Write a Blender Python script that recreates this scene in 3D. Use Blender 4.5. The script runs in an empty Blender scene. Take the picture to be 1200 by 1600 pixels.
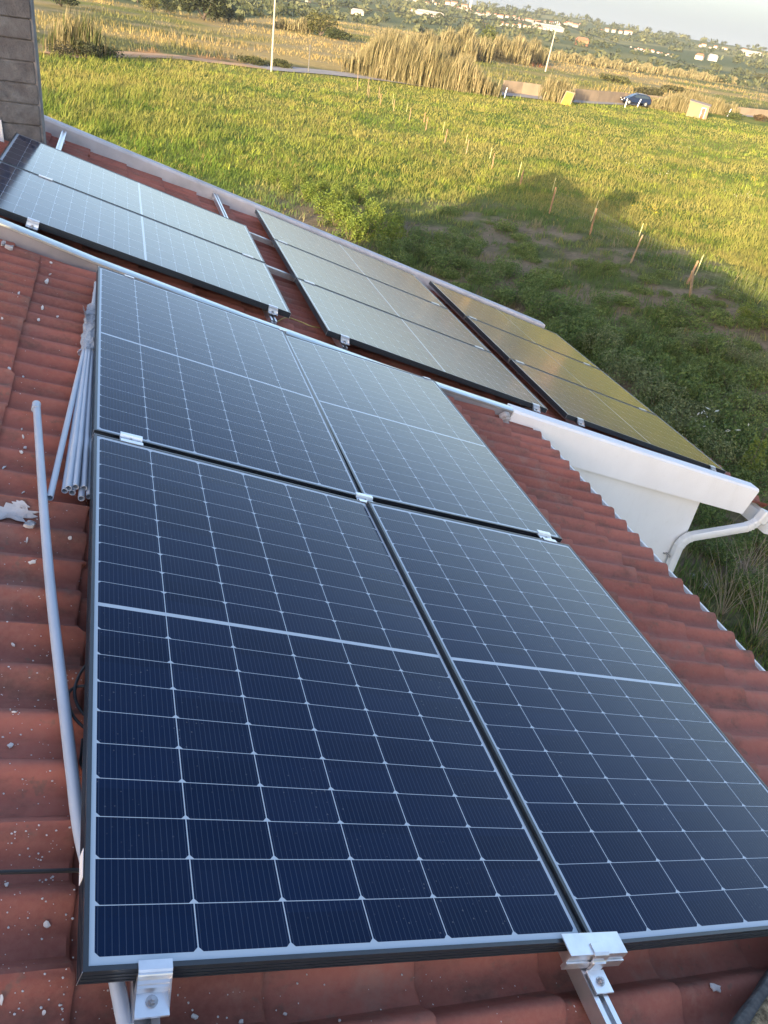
import bpy, bmesh, math, random
import numpy as np
from mathutils import Vector, Matrix, Euler

# ------------------------------------------------------------------ camera
SC = bpy.context.scene
COL = SC.collection
CAM = np.array([0.10672, -0.66222, 1.27617])
RC = np.array([[0.947878, -0.287454, 0.137466], [-0.046423, -0.551410, -0.832942], [0.315233, 0.783146, -0.536014]])
FPX = 1193.7                      # focal length for a 1200 x 1600 frame
cam_d = bpy.data.cameras.new('camera')
cam_o = bpy.data.objects.new('camera', cam_d)
COL.objects.link(cam_o)
M = Matrix.Identity(4)
for i in range(3):
    M[i][0] = RC[0][i]; M[i][1] = -RC[1][i]; M[i][2] = -RC[2][i]; M[i][3] = CAM[i]
cam_o.matrix_world = M
cam_d.sensor_fit = 'VERTICAL'
cam_d.sensor_height = 24.0
cam_d.lens = FPX * 24.0 / 1600.0
cam_d.clip_start = 0.02
cam_d.clip_end = 12000
SC.camera = cam_o

# ------------------------------------------------------------------ sky, sun, exposure
SUN_EL = math.radians(8.05)
SUN_AZ = (-0.673, -0.739)           # horizontal direction towards the sun
world = bpy.data.worlds.new('World')
SC.world = world
world.use_nodes = True
wn = world.node_tree.nodes
bg = wn['Background']
sky = wn.new('ShaderNodeTexSky')
sky.sky_type = 'NISHITA'
sky.sun_disc = False
sky.sun_elevation = SUN_EL
sky.sun_rotation = math.atan2(SUN_AZ[0], SUN_AZ[1])
sky.air_density = 1.0
sky.dust_density = 2.2
sky.ozone_density = 1.2
# a pale band of haze low in the sky, the same all the way round
tcw = wn.new('ShaderNodeTexCoord'); sxyz = wn.new('ShaderNodeSeparateXYZ')
world.node_tree.links.new(tcw.outputs['Generated'], sxyz.inputs[0])
mr = wn.new('ShaderNodeMapRange'); mr.interpolation_type = 'SMOOTHSTEP'
mr.inputs['From Min'].default_value = .02; mr.inputs['From Max'].default_value = .17
mr.inputs['To Min'].default_value = .95; mr.inputs['To Max'].default_value = 0.0
world.node_tree.links.new(sxyz.outputs[2], mr.inputs['Value'])
mxw = wn.new('ShaderNodeMix'); mxw.data_type = 'RGBA'
world.node_tree.links.new(mr.outputs[0], mxw.inputs[0])
world.node_tree.links.new(sky.outputs[0], mxw.inputs[6])
mxw.inputs[7].default_value = (.66, .83, .91, 1)
tint = wn.new('ShaderNodeMix'); tint.data_type = 'RGBA'; tint.blend_type = 'MULTIPLY'
tint.inputs[0].default_value = 1.0; tint.inputs[7].default_value = (1.0, .965, 1.075, 1)
world.node_tree.links.new(mxw.outputs[2], tint.inputs[6])
world.node_tree.links.new(tint.outputs[2], bg.inputs[0])
bg.inputs[1].default_value = 0.15
sun_d = bpy.data.lights.new('sun', 'SUN')
sun_d.energy = 3.8
sun_d.color = (1.0, 0.80, 0.52)
sun_d.angle = math.radians(0.55)
sun_o = bpy.data.objects.new('sun', sun_d)
COL.objects.link(sun_o)
trav = Vector((-SUN_AZ[0] * math.cos(SUN_EL), -SUN_AZ[1] * math.cos(SUN_EL), -math.sin(SUN_EL)))
sun_o.rotation_euler = trav.to_track_quat('-Z', 'Y').to_euler()
sun_o.location = (-30, -30, 20)
SC.view_settings.view_transform = 'Standard'
SC.view_settings.look = 'None'
SC.view_settings.exposure = 2.1
SC.view_settings.gamma = 1.0

# ------------------------------------------------------------------ helpers
rng = np.random.default_rng(7)
random.seed(7)
TH = math.radians(17.0)           # roof pitch
RY = Matrix.Rotation(TH, 4, 'Y')  # roof frame -> world: X runs down the slope, Y along the eave


def RF(X, Y, d):
    """point of the roof frame (down slope, along eave, above the panel plane) in the world"""
    return Vector((X * math.cos(TH) + d * math.sin(TH), Y, -X * math.sin(TH) + d * math.cos(TH)))


def ray(u, v):
    return RC.T @ np.array([(u - 600) / FPX, (v - 800) / FPX, 1.0])


def roofpt(u, v, d):
    n = np.array([math.sin(TH), 0, math.cos(TH)])
    r = ray(u, v)
    P = CAM + (d - n @ CAM) / (n @ r) * r
    return (P[0] * math.cos(TH) - P[2] * math.sin(TH), P[1])


def tag(o, label=None, cat=None, group=None, kind=None):
    if label: o['label'] = label
    if cat: o['category'] = cat
    if group: o['group'] = group
    if kind: o['kind'] = kind
    return o


def thing(name, label, cat, loc=(0, 0, 0), rot=(0, 0, 0), group=None):
    o = bpy.data.objects.new(name, None)
    COL.objects.link(o)
    o.location = loc
    o.rotation_euler = rot
    o.empty_display_size = 0.2
    return tag(o, label, cat, group)


def copy_tree(o, parent=None):
    c = o.copy()
    COL.objects.link(c)
    if parent is not None:
        c.parent = parent
    for ch in list(o.children):
        copy_tree(ch, c)
    return c


class MB:
    def __init__(self, off=(0, 0, 0)):
        self.v = []; self.f = []; self.off = Vector(off); self.M = None; self.mi = []; self.cm = 0

    def add(self, vs, fs):
        b = len(self.v)
        for p in vs:
            p = Vector(p)
            if self.M is not None: p = self.M @ p
            self.v.append(p - self.off)
        for f in fs:
            self.f.append([b + i for i in f]); self.mi.append(self.cm)

    def box(self, x0, x1, y0, y1, z0, z1, M=None):
        vs = [(x, y, z) for z in (z0, z1) for y in (y0, y1) for x in (x0, x1)]
        if M is not None: vs = [M @ Vector(p) for p in vs]
        self.add(vs, [(0, 2, 3, 1), (4, 5, 7, 6), (0, 1, 5, 4), (1, 3, 7, 5), (3, 2, 6, 7), (2, 0, 4, 6)])

    def hexa(self, bot, top):
        n = len(bot)
        self.add(list(bot) + list(top), [tuple(range(n))[::-1], tuple(range(n, 2 * n))] + [(i, (i + 1) % n, n + (i + 1) % n, n + i) for i in range(n)])

    def tube(self, pts, r, n=8, cap=True, r2=None):
        pts = [Vector(p) for p in pts]
        m = len(pts)
        vs = []; fs = []
        up = Vector((0, 0, 1))
        for i, p in enumerate(pts):
            t = (pts[min(i + 1, m - 1)] - pts[max(i - 1, 0)]).normalized()
            a = t.cross(up)
            if a.length < 1e-3: a = t.cross(Vector((0, 1, 0)))
            a.normalize(); b = t.cross(a)
            rr = r if r2 is None else r + (r2 - r) * i / (m - 1)
            if hasattr(r, '__len__'): rr = r[i]
            for k in range(n):
                w = 2 * math.pi * k / n
                vs.append(p + a * rr * math.cos(w) + b * rr * math.sin(w))
        for i in range(m - 1):
            for k in range(n):
                fs.append((i * n + k, i * n + (k + 1) % n, (i + 1) * n + (k + 1) % n, (i + 1) * n + k))
        if cap:
            fs.append(tuple(range(n))[::-1]); fs.append(tuple(range((m - 1) * n, m * n)))
        self.add(vs, fs)

    def pipe(self, pts, r, wall, n=14):
        """hollow tube: outer, inner and two rings"""
        pts = [Vector(p) for p in pts]; m = len(pts); vs = []; fs = []
        for rr in (r, r - wall):
            for i, p in enumerate(pts):
                t = (pts[min(i + 1, m - 1)] - pts[max(i - 1, 0)]).normalized()
                a = t.cross(Vector((0, 0, 1))).normalized(); b = t.cross(a)
                for k in range(n):
                    w = 2 * math.pi * k / n
                    vs.append(p + a * rr * math.cos(w) + b * rr * math.sin(w))
        for i in range(m - 1):
            for k in range(n):
                q = (k + 1) % n
                fs.append((i * n + k, i * n + q, (i + 1) * n + q, (i + 1) * n + k))
                o = m * n
                fs.append((o + i * n + q, o + i * n + k, o + (i + 1) * n + k, o + (i + 1) * n + q))
        for k in range(n):
            q = (k + 1) % n; o = m * n
            fs.append((q, k, o + k, o + q)); e = (m - 1) * n
            fs.append((e + k, e + q, o + e + q, o + e + k))
        self.add(vs, fs)

    def extrude(self, prof, a0, a1, fn):
        """closed profile [(p,q)] swept from a0 to a1; fn(a,p,q) gives the point"""
        n = len(prof)
        self.add([fn(a0, p, q) for p, q in prof] + [fn(a1, p, q) for p, q in prof],
                 [(i, (i + 1) % n, n + (i + 1) % n, n + i) for i in range(n)] + [tuple(range(n))[::-1], tuple(range(n, 2 * n))])

    def build(self, name, mat, parent=None, smooth=False, bevel=0, fixn=True):
        me = bpy.data.meshes.new(name)
        me.from_pydata([tuple(p) for p in self.v], [], self.f)
        for m_ in (mat if isinstance(mat, (list, tuple)) else [mat]):
            me.materials.append(m_)
        me.polygons.foreach_set('material_index', self.mi)
        if fixn:
            bm = bmesh.new(); bm.from_mesh(me)
            bmesh.ops.recalc_face_normals(bm, faces=bm.faces)
            bm.to_mesh(me); bm.free()
        if smooth:
            me.polygons.foreach_set('use_smooth', [True] * len(me.polygons))
            if smooth != 'all':
                me.set_sharp_from_angle(angle=math.radians(40))
        me.update()
        o = bpy.data.objects.new(name, me)
        COL.objects.link(o)
        if parent is not None: o.parent = parent
        if bevel:
            b = o.modifiers.new('bevel', 'BEVEL'); b.width = bevel; b.segments = 2; b.limit_method = 'ANGLE'
        return o


def np_mesh(name, verts, faces_flat, sizes, mat, col=None, parent=None, smooth=False, uv=None):
    """fast mesh from arrays; col = per-vertex linear RGB"""
    me = bpy.data.meshes.new(name)
    verts = np.asarray(verts, np.float32); faces_flat = np.asarray(faces_flat, np.int32); sizes = np.asarray(sizes, np.int32)
    me.vertices.add(len(verts)); me.vertices.foreach_set('co', verts.ravel())
    me.loops.add(len(faces_flat)); me.loops.foreach_set('vertex_index', faces_flat)
    me.polygons.add(len(sizes))
    st = np.zeros(len(sizes), np.int32); st[1:] = np.cumsum(sizes)[:-1]
    me.polygons.foreach_set('loop_start', st); me.polygons.foreach_set('loop_total', sizes)
    if smooth: me.polygons.foreach_set('use_smooth', np.ones(len(sizes), bool))
    if col is not None:
        a = me.color_attributes.new('Col', 'FLOAT_COLOR', 'POINT')
        c = np.ones((len(verts), 4), np.float32); c[:, :3] = col
        a.data.foreach_set('color', c.ravel())
    me.materials.append(mat)
    me.update(calc_edges=True); me.validate()
    o = bpy.data.objects.new(name, me); COL.objects.link(o)
    if parent is not None: o.parent = parent
    return o


def _hash(ix, iy, s):
    h = (ix.astype(np.int64) * 374761393 + iy.astype(np.int64) * 668265263 + s * 974634541) & 0x7fffffff
    h = ((h ^ (h >> 13)) * 1274126177) & 0x7fffffff
    return ((h ^ (h >> 16)) & 0xffff) / 65535.0


def vnoise(x, y, s=0):
    x = np.asarray(x, float); y = np.asarray(y, float)
    ix = np.floor(x); iy = np.floor(y); fx = x - ix; fy = y - iy
    fx = fx * fx * (3 - 2 * fx); fy = fy * fy * (3 - 2 * fy)
    ix = ix.astype(np.int64); iy = iy.astype(np.int64)
    a = _hash(ix, iy, s); b = _hash(ix + 1, iy, s); c = _hash(ix, iy + 1, s); d = _hash(ix + 1, iy + 1, s)
    return (a * (1 - fx) + b * fx) * (1 - fy) + (c * (1 - fx) + d * fx) * fy


def fbm(x, y, s=0, o=4):
    t = 0; a = .5; n = 0
    for k in range(o):
        t = t + a * vnoise(x * 2 ** k, y * 2 ** k, s + k * 17); n += a; a *= .5
    return t / n


def sstep(a, b, x):
    t = np.clip((x - a) / (b - a), 0, 1)
    return t * t * (3 - 2 * t)


# ------------------------------------------------------------------ materials
class NT:
    def __init__(self, name):
        self.m = bpy.data.materials.new(name); self.m.use_nodes = True
        self.t = self.m.node_tree; self.n = self.t.nodes
        self.b = self.n['Principled BSDF']

    def node(self, typ, **kw):
        n = self.n.new(typ)
        for k, v in kw.items(): setattr(n, k, v)
        return n

    def link(self, a, b): self.t.links.new(a, b)

    def put(self, sock, v):
        if isinstance(v, (int, float)): sock.default_value = v
        elif isinstance(v, tuple): sock.default_value = v
        else: self.link(v, sock)

    def math(self, op, a, b=0.0, c=None):
        n = self.node('ShaderNodeMath', operation=op)
        self.put(n.inputs[0], a); self.put(n.inputs[1], b)
        if c is not None: self.put(n.inputs[2], c)
        return n.outputs[0]

    def mix(self, f, a, b, typ='MIX'):
        n = self.node('ShaderNodeMix', data_type='RGBA', blend_type=typ)
        self.put(n.inputs[0], f)
        self.put(n.inputs[6], a + (1,) if isinstance(a, tuple) else a)
        self.put(n.inputs[7], b + (1,) if isinstance(b, tuple) else b)
        return n.outputs[2]

    def ramp(self, f, stops):
        n = self.node('ShaderNodeValToRGB')
        el = n.color_ramp.elements
        while len(el) < len(stops): el.new(0.5)
        for e, (p, c) in zip(el, stops):
            e.position = p; e.color = (c if isinstance(c, tuple) else (c, c, c)) + (1,)
        self.put(n.inputs[0], f)
        return n.outputs[0]

    def noise(self, scale, detail=4, rough=.55, coord='Object', stretch=None, w=None):
        tc = self.node('ShaderNodeTexCoord')
        src = tc.outputs[coord]
        if stretch:
            mp = self.node('ShaderNodeMapping'); mp.inputs['Scale'].default_value = stretch
            self.link(src, mp.inputs[0]); src = mp.outputs[0]
        n = self.node('ShaderNodeTexNoise'); n.inputs['Scale'].default_value = scale
        n.inputs['Detail'].default_value = detail; n.inputs['Roughness'].default_value = rough
        self.link(src, n.inputs[0])
        return n.outputs[0]

    def bump(self, h, strength=.3, dist=.01):
        n = self.node('ShaderNodeBump'); n.inputs['Strength'].default_value = strength; n.inputs['Distance'].default_value = dist
        self.link(h, n.inputs['Height']); self.link(n.outputs[0], self.b.inputs['Normal'])

    def set(self, base=None, rough=.6, metal=0.0, spec=.5):
        if base is not None: self.put(self.b.inputs['Base Color'], base + (1,) if isinstance(base, tuple) else base)
        self.put(self.b.inputs['Roughness'], rough); self.put(self.b.inputs['Metallic'], metal)
        self.put(self.b.inputs['Specular IOR Level'], spec)
        return self.m


def simple(name, c1, c2=None, scale=8, rough=.6, metal=0.0, bump=0, spec=.5, lo=.35, hi=.7):
    t = NT(name)
    if c2 is None: c2 = tuple(x * .82 for x in c1)
    nz = t.noise(scale, 5)
    base = t.mix(t.ramp(nz, [(lo, 0.0), (hi, 1.0)]), c1, c2)
    m = t.set(base, rough, metal, spec)
    if bump: t.bump(nz, bump)
    return m


def panel_material():
    W, L = 1.038, 1.755
    t = NT('solar_cells')
    uv = t.node('ShaderNodeUVMap', uv_map='UVMap')
    sp = t.node('ShaderNodeSeparateXYZ'); t.link(uv.outputs[0], sp.inputs[0])
    x, y = sp.outputs[0], sp.outputs[1]
    mx = .0165; px = (W - 2 * mx) / 6
    half = .0058; my = .022; py = (L / 2 - half - my) / 10
    cx = t.math('DIVIDE', t.math('SUBTRACT', x, mx), px)
    fx = t.math('FRACT', cx)
    ex = t.math('MULTIPLY', t.math('SUBTRACT', .5, t.math('ABSOLUTE', t.math('SUBTRACT', fx, .5))), px)
    yy = t.math('SUBTRACT', t.math('ABSOLUTE', t.math('SUBTRACT', y, L / 2)), half)
    cy = t.math('DIVIDE', yy, py)
    fy = t.math('FRACT', cy)
    ey = t.math('MULTIPLY', t.math('SUBTRACT', .5, t.math('ABSOLUTE', t.math('SUBTRACT', fy, .5))), py)
    eo = t.math('MULTIPLY', t.math('SUBTRACT', 1.0, fy), py)
    g = t.math('LESS_THAN', ex, .0011)
    g = t.math('MAXIMUM', g, t.math('LESS_THAN', ey, .0007))
    g = t.math('MAXIMUM', g, t.math('LESS_THAN', t.math('ADD', ex, eo), .0092))
    g = t.math('MAXIMUM', g, t.math('LESS_THAN', yy, 0.0))
    g = t.math('MAXIMUM', g, t.math('GREATER_THAN', cy, 10.0))
    g = t.math('MAXIMUM', g, t.math('LESS_THAN', cx, 0.0))
    g = t.math('MAXIMUM', g, t.math('GREATER_THAN', cx, 6.0))
    bb = t.math('ABSOLUTE', t.math('SUBTRACT', t.math('FRACT', t.math('MULTIPLY', fx, 15.0)), .5))
    bus = t.math('LESS_THAN', bb, .055)
    # cell to cell shade differences
    cid = t.node('ShaderNodeCombineXYZ')
    t.link(t.math('FLOOR', cx), cid.inputs[0]); t.link(t.math('FLOOR', t.math('DIVIDE', y, py)), cid.inputs[1])
    wn_ = t.node('ShaderNodeTexWhiteNoise'); t.link(cid.outputs[0], wn_.inputs[0])
    cell = t.mix(wn_.outputs[0], (.0032, .0125, .038), (.0048, .0165, .050))
    nz = t.noise(3.0, 3)
    cell = t.mix(t.math('MULTIPLY', nz, .35), cell, (.004, .006, .026))
    cell = t.mix(t.math('MULTIPLY', bus, .30), cell, (.10, .135, .20))
    base = t.mix(g, cell, (.44, .50, .56))
    # a thin veil of dust and dried drops
    tc = t.node('ShaderNodeTexCoord')
    vo = t.node('ShaderNodeTexVoronoi', feature='F1'); vo.inputs['Scale'].default_value = 55
    t.link(tc.outputs['Object'], vo.inputs[0])
    big = t.ramp(t.noise(2.2, 2), [(.42, 0.0), (.66, 1.0)])
    drop = t.math('MULTIPLY', t.math('LESS_THAN', vo.outputs['Distance'], .10), big)
    drop = t.math('MULTIPLY', drop, .22)
    veil = t.math('MULTIPLY', t.ramp(t.noise(5, 6, .7), [(.4, 0.0), (.8, 1.0)]), .010)
    base = t.mix(t.math('MAXIMUM', drop, veil), base, (.45, .44, .42))
    t.set(base, .6, 0.0, .0)
    # anti-reflective glass: little gloss face on, a mirror at a grazing angle
    rr = t.math('ADD', .085, t.math('MULTIPLY', t.noise(7, 5, .65), .07))
    nb = t.noise(700, 1)
    bu = t.node('ShaderNodeBump'); bu.inputs['Strength'].default_value = .035; bu.inputs['Distance'].default_value = .0008
    t.link(nb, bu.inputs['Height'])
    gl = t.node('ShaderNodeBsdfGlossy'); t.link(rr, gl.inputs['Roughness']); t.link(bu.outputs[0], gl.inputs['Normal'])
    gl.inputs['Color'].default_value = (1, 1, 1, 1)
    lw = t.node('ShaderNodeLayerWeight'); lw.inputs['Blend'].default_value = .5
    fr = t.math('ADD', .008, t.math('MULTIPLY', t.math('POWER', lw.outputs['Facing'], 4.7), .99))
    mx = t.node('ShaderNodeMixShader'); t.link(fr, mx.inputs[0])
    t.link(t.b.outputs[0], mx.inputs[1]); t.link(gl.outputs[0], mx.inputs[2])
    t.link(mx.outputs[0], t.n['Material Output'].inputs[0])
    return t.m


def tile_material():
    t = NT('terracotta')
    n1 = t.noise(1.7, 5, .6); n2 = t.noise(14, 6, .7); n3 = t.noise(5.5, 6, .7, stretch=(1.0, 2.2, 1)); n4 = t.noise(60, 4, .7)
    base = t.mix(t.ramp(n1, [(.35, 0.0), (.68, 1.0)]), (.268, .082, .059), (.355, .124, .090))
    at = t.node('ShaderNodeAttribute', attribute_name='Col')
    base = t.mix(.9, base, at.outputs[0], 'MULTIPLY')
    base = t.mix(t.math('MULTIPLY', t.ramp(n2, [(.5, 0.0), (.75, 1.0)]), .35), base, (.24, .085, .06))
    base = t.mix(t.math('MULTIPLY', t.ramp(n3, [(.51, 0.0), (.70, 1.0)]), .72), base, (.095, .060, .046))
    n5 = t.noise(3.1, 7, .75)
    base = t.mix(t.math('MULTIPLY', t.ramp(n5, [(.56, 0.0), (.66, 1.0)]), .35), base, (.26, .19, .15))
    n6 = t.noise(26, 3, .6)
    base = t.mix(t.math('MULTIPLY', t.ramp(n6, [(.64, 0.0), (.70, 1.0)]), .5), base, (.13, .10, .075))
    base = t.mix(t.math('MULTIPLY', t.ramp(n4, [(.35, 0.0), (.7, 1.0)]), .25), base, (.40, .19, .13))
    tc = t.node('ShaderNodeTexCoord')
    vo = t.node('ShaderNodeTexVoronoi', feature='F1'); vo.inputs['Scale'].default_value = 38; t.link(tc.outputs['Object'], vo.inputs[0])
    reg = t.ramp(t.noise(1.3, 3), [(.45, 0.0), (.62, 1.0)])
    sp = t.math('MULTIPLY', t.math('LESS_THAN', vo.outputs['Distance'], t.math('MULTIPLY', reg, .06)), .55)
    base = t.mix(sp, base, (.5, .45, .42))
    m = t.set(base, .82, 0, .3)
    t.bump(t.math('ADD', t.math('MULTIPLY', n2, .5), t.math('MULTIPLY', n4, .5)), .35, .004)
    return m


def leaf_material(name, trans=.3, rough=.6):
    t = NT(name)
    at = t.node('ShaderNodeAttribute', attribute_name='Col')
    t.set(at.outputs[0], rough, 0, .25)
    tr = t.node('ShaderNodeBsdfTranslucent'); t.link(at.outputs[0], tr.inputs[0])
    mx = t.node('ShaderNodeMixShader'); mx.inputs[0].default_value = trans
    out = t.n['Material Output']
    t.link(t.b.outputs[0], mx.inputs[1]); t.link(tr.outputs[0], mx.inputs[2]); t.link(mx.outputs[0], out.inputs[0])
    return t.m


def ground_material():
    t = NT('soil_and_turf')
    at = t.node('ShaderNodeAttribute', attribute_name='Col')
    n1 = t.noise(1.1, 8, .7); n2 = t.noise(9, 6, .7)
    base = t.mix(.55, at.outputs[0], t.ramp(n1, [(.3, .45), (.7, 1.45)]), 'MULTIPLY')
    base = t.mix(.6, base, t.ramp(n2, [(.3, .5), (.7, 1.4)]), 'MULTIPLY')
    m = t.set(base, .95, 0, .1)
    t.bump(n2, .8, .06)
    return m


MT = {}
MT['cells'] = panel_material()
MT['tile'] = tile_material()
MT['leaf'] = leaf_material('foliage')
MT['reed'] = leaf_material('dry_reed', .25, .7)
MT['ground'] = ground_material()
MT['black_alu'] = simple('black_anodised', (.016, .021, .027), (.022, .028, .036), 30, .30, 0, 0, .65)
MT['alu'] = simple('bright_aluminium', (.74, .75, .77), (.62, .63, .66), 22, .33, .9)
MT['alu_dull'] = simple('dull_aluminium', (.20, .195, .21), (.30, .285, .30), 5, .6, .25)
MT['flash_top'] = simple('flashing_sheet', (.66, .71, .68), (.55, .60, .58), 6, .3, .75)
MT['steel'] = simple('steel', (.5, .5, .52), (.35, .34, .34), 60, .4, 1.0)
MT['white'] = simple('white_paint', (.82, .82, .82), (.77, .765, .76), 3.5, .7, 0, .08, .3)
MT['white2'] = simple('white_render', (.82, .82, .81), (.77, .765, .75), 2.0, .85, 0, .15, .2)
for k_ in ('white', 'white2'):
    t_ = NT('x'); bpy.data.materials.remove(t_.m)
    t_ = NT.__new__(NT); t_.m = MT[k_]; t_.t = t_.m.node_tree; t_.n = t_.t.nodes; t_.b = t_.n['Principled BSDF']
    src = t_.b.inputs['Base Color'].links[0].from_socket
    st = t_.math('MULTIPLY', t_.ramp(t_.noise(1.0, 6, .7, stretch=(9, 9, 1.4)), [(.52, 0.0), (.75, 1.0)]), .14)
    c_ = t_.mix(st, src, (.52, .49, .45))
    sm = t_.math('MULTIPLY', t_.ramp(t_.noise(16, 6, .75), [(.60, 0.0), (.74, 1.0)]), .18)
    t_.link(t_.mix(sm, c_, (.50, .45, .40)), t_.b.inputs['Base Color'])
MT['pvc_white'] = simple('white_lacquer', (.78, .78, .76), (.72, .72, .70), 3, .4)
MT['coping'] = simple('weathered_coping', (.58, .56, .57), (.45, .43, .43), 6, .8, 0, .15, .3)
MT['conduit'] = simple('grey_conduit', (.40, .45, .52), (.35, .40, .47), 4, .38)
MT['rubber'] = simple('black_rubber', (.010, .010, .012), None, 10, .45)
MT['mortar'] = simple('mortar', (.50, .47, .46), (.33, .31, .30), 25, .9, 0, .6, .2)
MT['mortar_pale'] = simple('pale_mortar', (.62, .59, .57), (.40, .37, .36), 18, .9, 0, .5, .2)
MT['flake'] = simple('paint_flake', (.66, .62, .58), (.5, .47, .44), 40, .8)

# ------------------------------------------------------------------ the house
GZ = -4.4
HL = Vector((2.0, 3.7, GZ))
house = thing('house', 'white rendered house with terracotta tiled roofs carrying the solar panels', 'house', HL)


def tile_sheet(name, courses, y0, y1, fn, crest0, pitch=.1369, amp=.037, ylo=None):
    """interlocking tiles: round barrels along the slope, each course lipped over the next"""
    n = 14
    k0 = math.floor((y0 - crest0) / pitch); k1 = math.ceil((y1 - crest0) / pitch)
    us = []
    for k in range(k0, k1):
        for j in range(n):
            y = crest0 + (k + j / n) * pitch
            if y0 <= y <= y1: us.append((y, j / n, k))
    V = []; F = []; S = []; C = []
    r = np.random.default_rng(3)
    jit = {}
    for ci in range(len(courses) - 1):
        xs, xe = courses[ci] - .03, courses[ci + 1]
        rows = [(xs, -.004), (xs + .12, .002), (xe - .09, .011), (xe - .007, .0165), (xe, .012), (xe - .002, -.009)]
        base = len(V)
        for (y, u, k) in us:
            key = (ci, k // 2)
            if key not in jit: jit[key] = (r.normal(0, .005), r.normal(0, .0016), r.uniform(.74, 1.12), r.uniform(-.06, .06))
            jx, jz, jc, jh = jit[key]
            uu = u if u < .5 else u - 1
            # asymmetric barrel: steep on the far side, long on the near side
            w = .30 if uu > 0 else .46
            h = (.5 + .5 * math.cos(math.pi * min(1, abs(uu) / w))) ** .85
            if (k % 2) and abs(uu) < .04 * 0: h *= .96
            for ri, (x, l) in enumerate(rows):
                jj = jx if ri >= 2 else 0
                V.append(fn(x + jj, y, -amp + amp * h + l - .012 + jz))
                C.append((jc + jh, jc, jc - jh * .5))
        m = len(rows)
        for i in range(len(us) - 1):
            if us[i][2] // 2 != us[i + 1][2] // 2 and False: continue
            for j in range(m - 1):
                a = base + i * m + j
                F += [a, a + m, a + m + 1, a + 1][::-1]; S.append(4)
    V = np.array([tuple(Vector(p) - HL) for p in V])
    o = np_mesh(name, V, F, S, MT['tile'], np.array(C), house, smooth=True)
    o.data.set_sharp_from_angle(angle=math.radians(35))
    return o


DT = -.08
near_courses = [-1.25, -.92, -.59, -.27, .015, .335, .65, .98, 1.32, 1.65, 1.98, 2.31, 2.645, 2.98]
tag(tile_sheet('tiled_roof', near_courses, -2.6, 3.84, lambda X, Y, h: RF(X, Y, DT + h), .048),
    'front terracotta roof slope of rounded interlocking tiles')


def dfar(X): return -.0095 * X - .004


far_courses = [-1.06 + .333 * i for i in range(0, 31)]
far_courses = [x for x in far_courses if x < 5.5] + [5.80]
tag(tile_sheet('tiled_roof', far_courses, 3.72, 7.53, lambda X, Y, h: RF(X, Y, dfar(X) - .095 + h), .02),
    'rear terracotta roof slope beyond the flashing')


def cy(X): return float(np.interp(X, [-3, 0, 2.4, 2.85, 5.3], [4.07, 3.82, 3.615, 3.58, 3.50]))


_dx = [-3, -.5, 0, .9, 1.8, 2.4, 2.85, 4.05, 5.3]; _dd = [-.0, -.012, -.036, -.051, -.050, -.038, -.025, -.013, .010]


def ctop(X): return float(np.interp(X, _dx, _dd))


def strip(name, mat, Xs, prof, parent=house, label=None, smooth=False):
    """sweep a closed profile (dy, dd) along the coping line"""
    mb = MB(HL)
    vs = []; fs = []
    for X in Xs:
        for (a, b) in prof(X): vs.append(RF(X, cy(X) + a, b))
    m = len(Xs)
    for i in range(m - 1):
        for k in range(len(prof(Xs[0]))):
            N = len(prof(Xs[0]))
            fs.append((i * N + k, i * N + (k + 1) % N, (i + 1) * N + (k + 1) % N, (i + 1) * N + k))
    N = len(prof(Xs[0]))
    fs.append(tuple(range(N))[::-1]); fs.append(tuple(range((m - 1) * N, m * N)))
    mb.add(vs, fs)
    o = mb.build(name, mat, parent, smooth=smooth)
    if label: o['label'] = label
    return o


n = 0
Xf = [-3, -1.5, -.5, 0, .45, .9, 1.35, 1.8, 2.3, 2.78]
# upstand of the flashing and its rounded bright top
strip('flashing', MT['alu_dull'], Xf, lambda X: [(0, -.20), (0, ctop(X) - .012), (.085, ctop(X) - .012), (.085, -.20)], label='dull grey sheet metal flashing between the two roof slopes')
strip('flashing_cap', MT['flash_top'], Xf, lambda X: [(-.006, ctop(X) - .016), (-.006, ctop(X) - .006), (.010, ctop(X) + .002), (.055, ctop(X) + .004), (.080, ctop(X) - .002), (.094, ctop(X) - .016)], smooth=True)
Xb = [2.775, 3.2, 3.6, 4.05, 4.5, 4.9, 5.28]
beam = strip('barge_beam', MT['white'], Xb, lambda X: [(-.012, ctop(X) - .27 + .012 * (X - 2.8)), (-.012, ctop(X) - .012), (.004, ctop(X) + .004), (.105, ctop(X) + .004), (.105, ctop(X) - .27 + .012 * (X - 2.8))], label='white painted barge beam closing the end of the rear roof')
# mortar lump where flashing and beam meet
mb = MB(HL)
for k in range(7):
    X = 2.72 + .015 * k
    mb.M = RY @ Matrix.Translation((X + random.uniform(-.01, .01), cy(X) - .016 - random.uniform(0, .006), ctop(X) - .05 - .022 * k)) @ Euler((random.random(), random.random(), random.random())).to_matrix().to_4x4()
    mb.box(-.035, .035, -.02, .02, -.03, .03)
mb.build('mortar_joint', MT['mortar'], house, bevel=.012)

# walls (world x, y, z)
mb = MB(HL)
xw = 4.58
yw0, yw1 = 3.655, 7.40


def zr(x, d): return RF(x / math.cos(TH), 0, d).z - 0


def wall_poly(mb, pts_xz, y0, y1):
    mb.hexa([(x, y0, z) for x, z in pts_xz], [(x, y1, z) for x, z in pts_xz])


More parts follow.
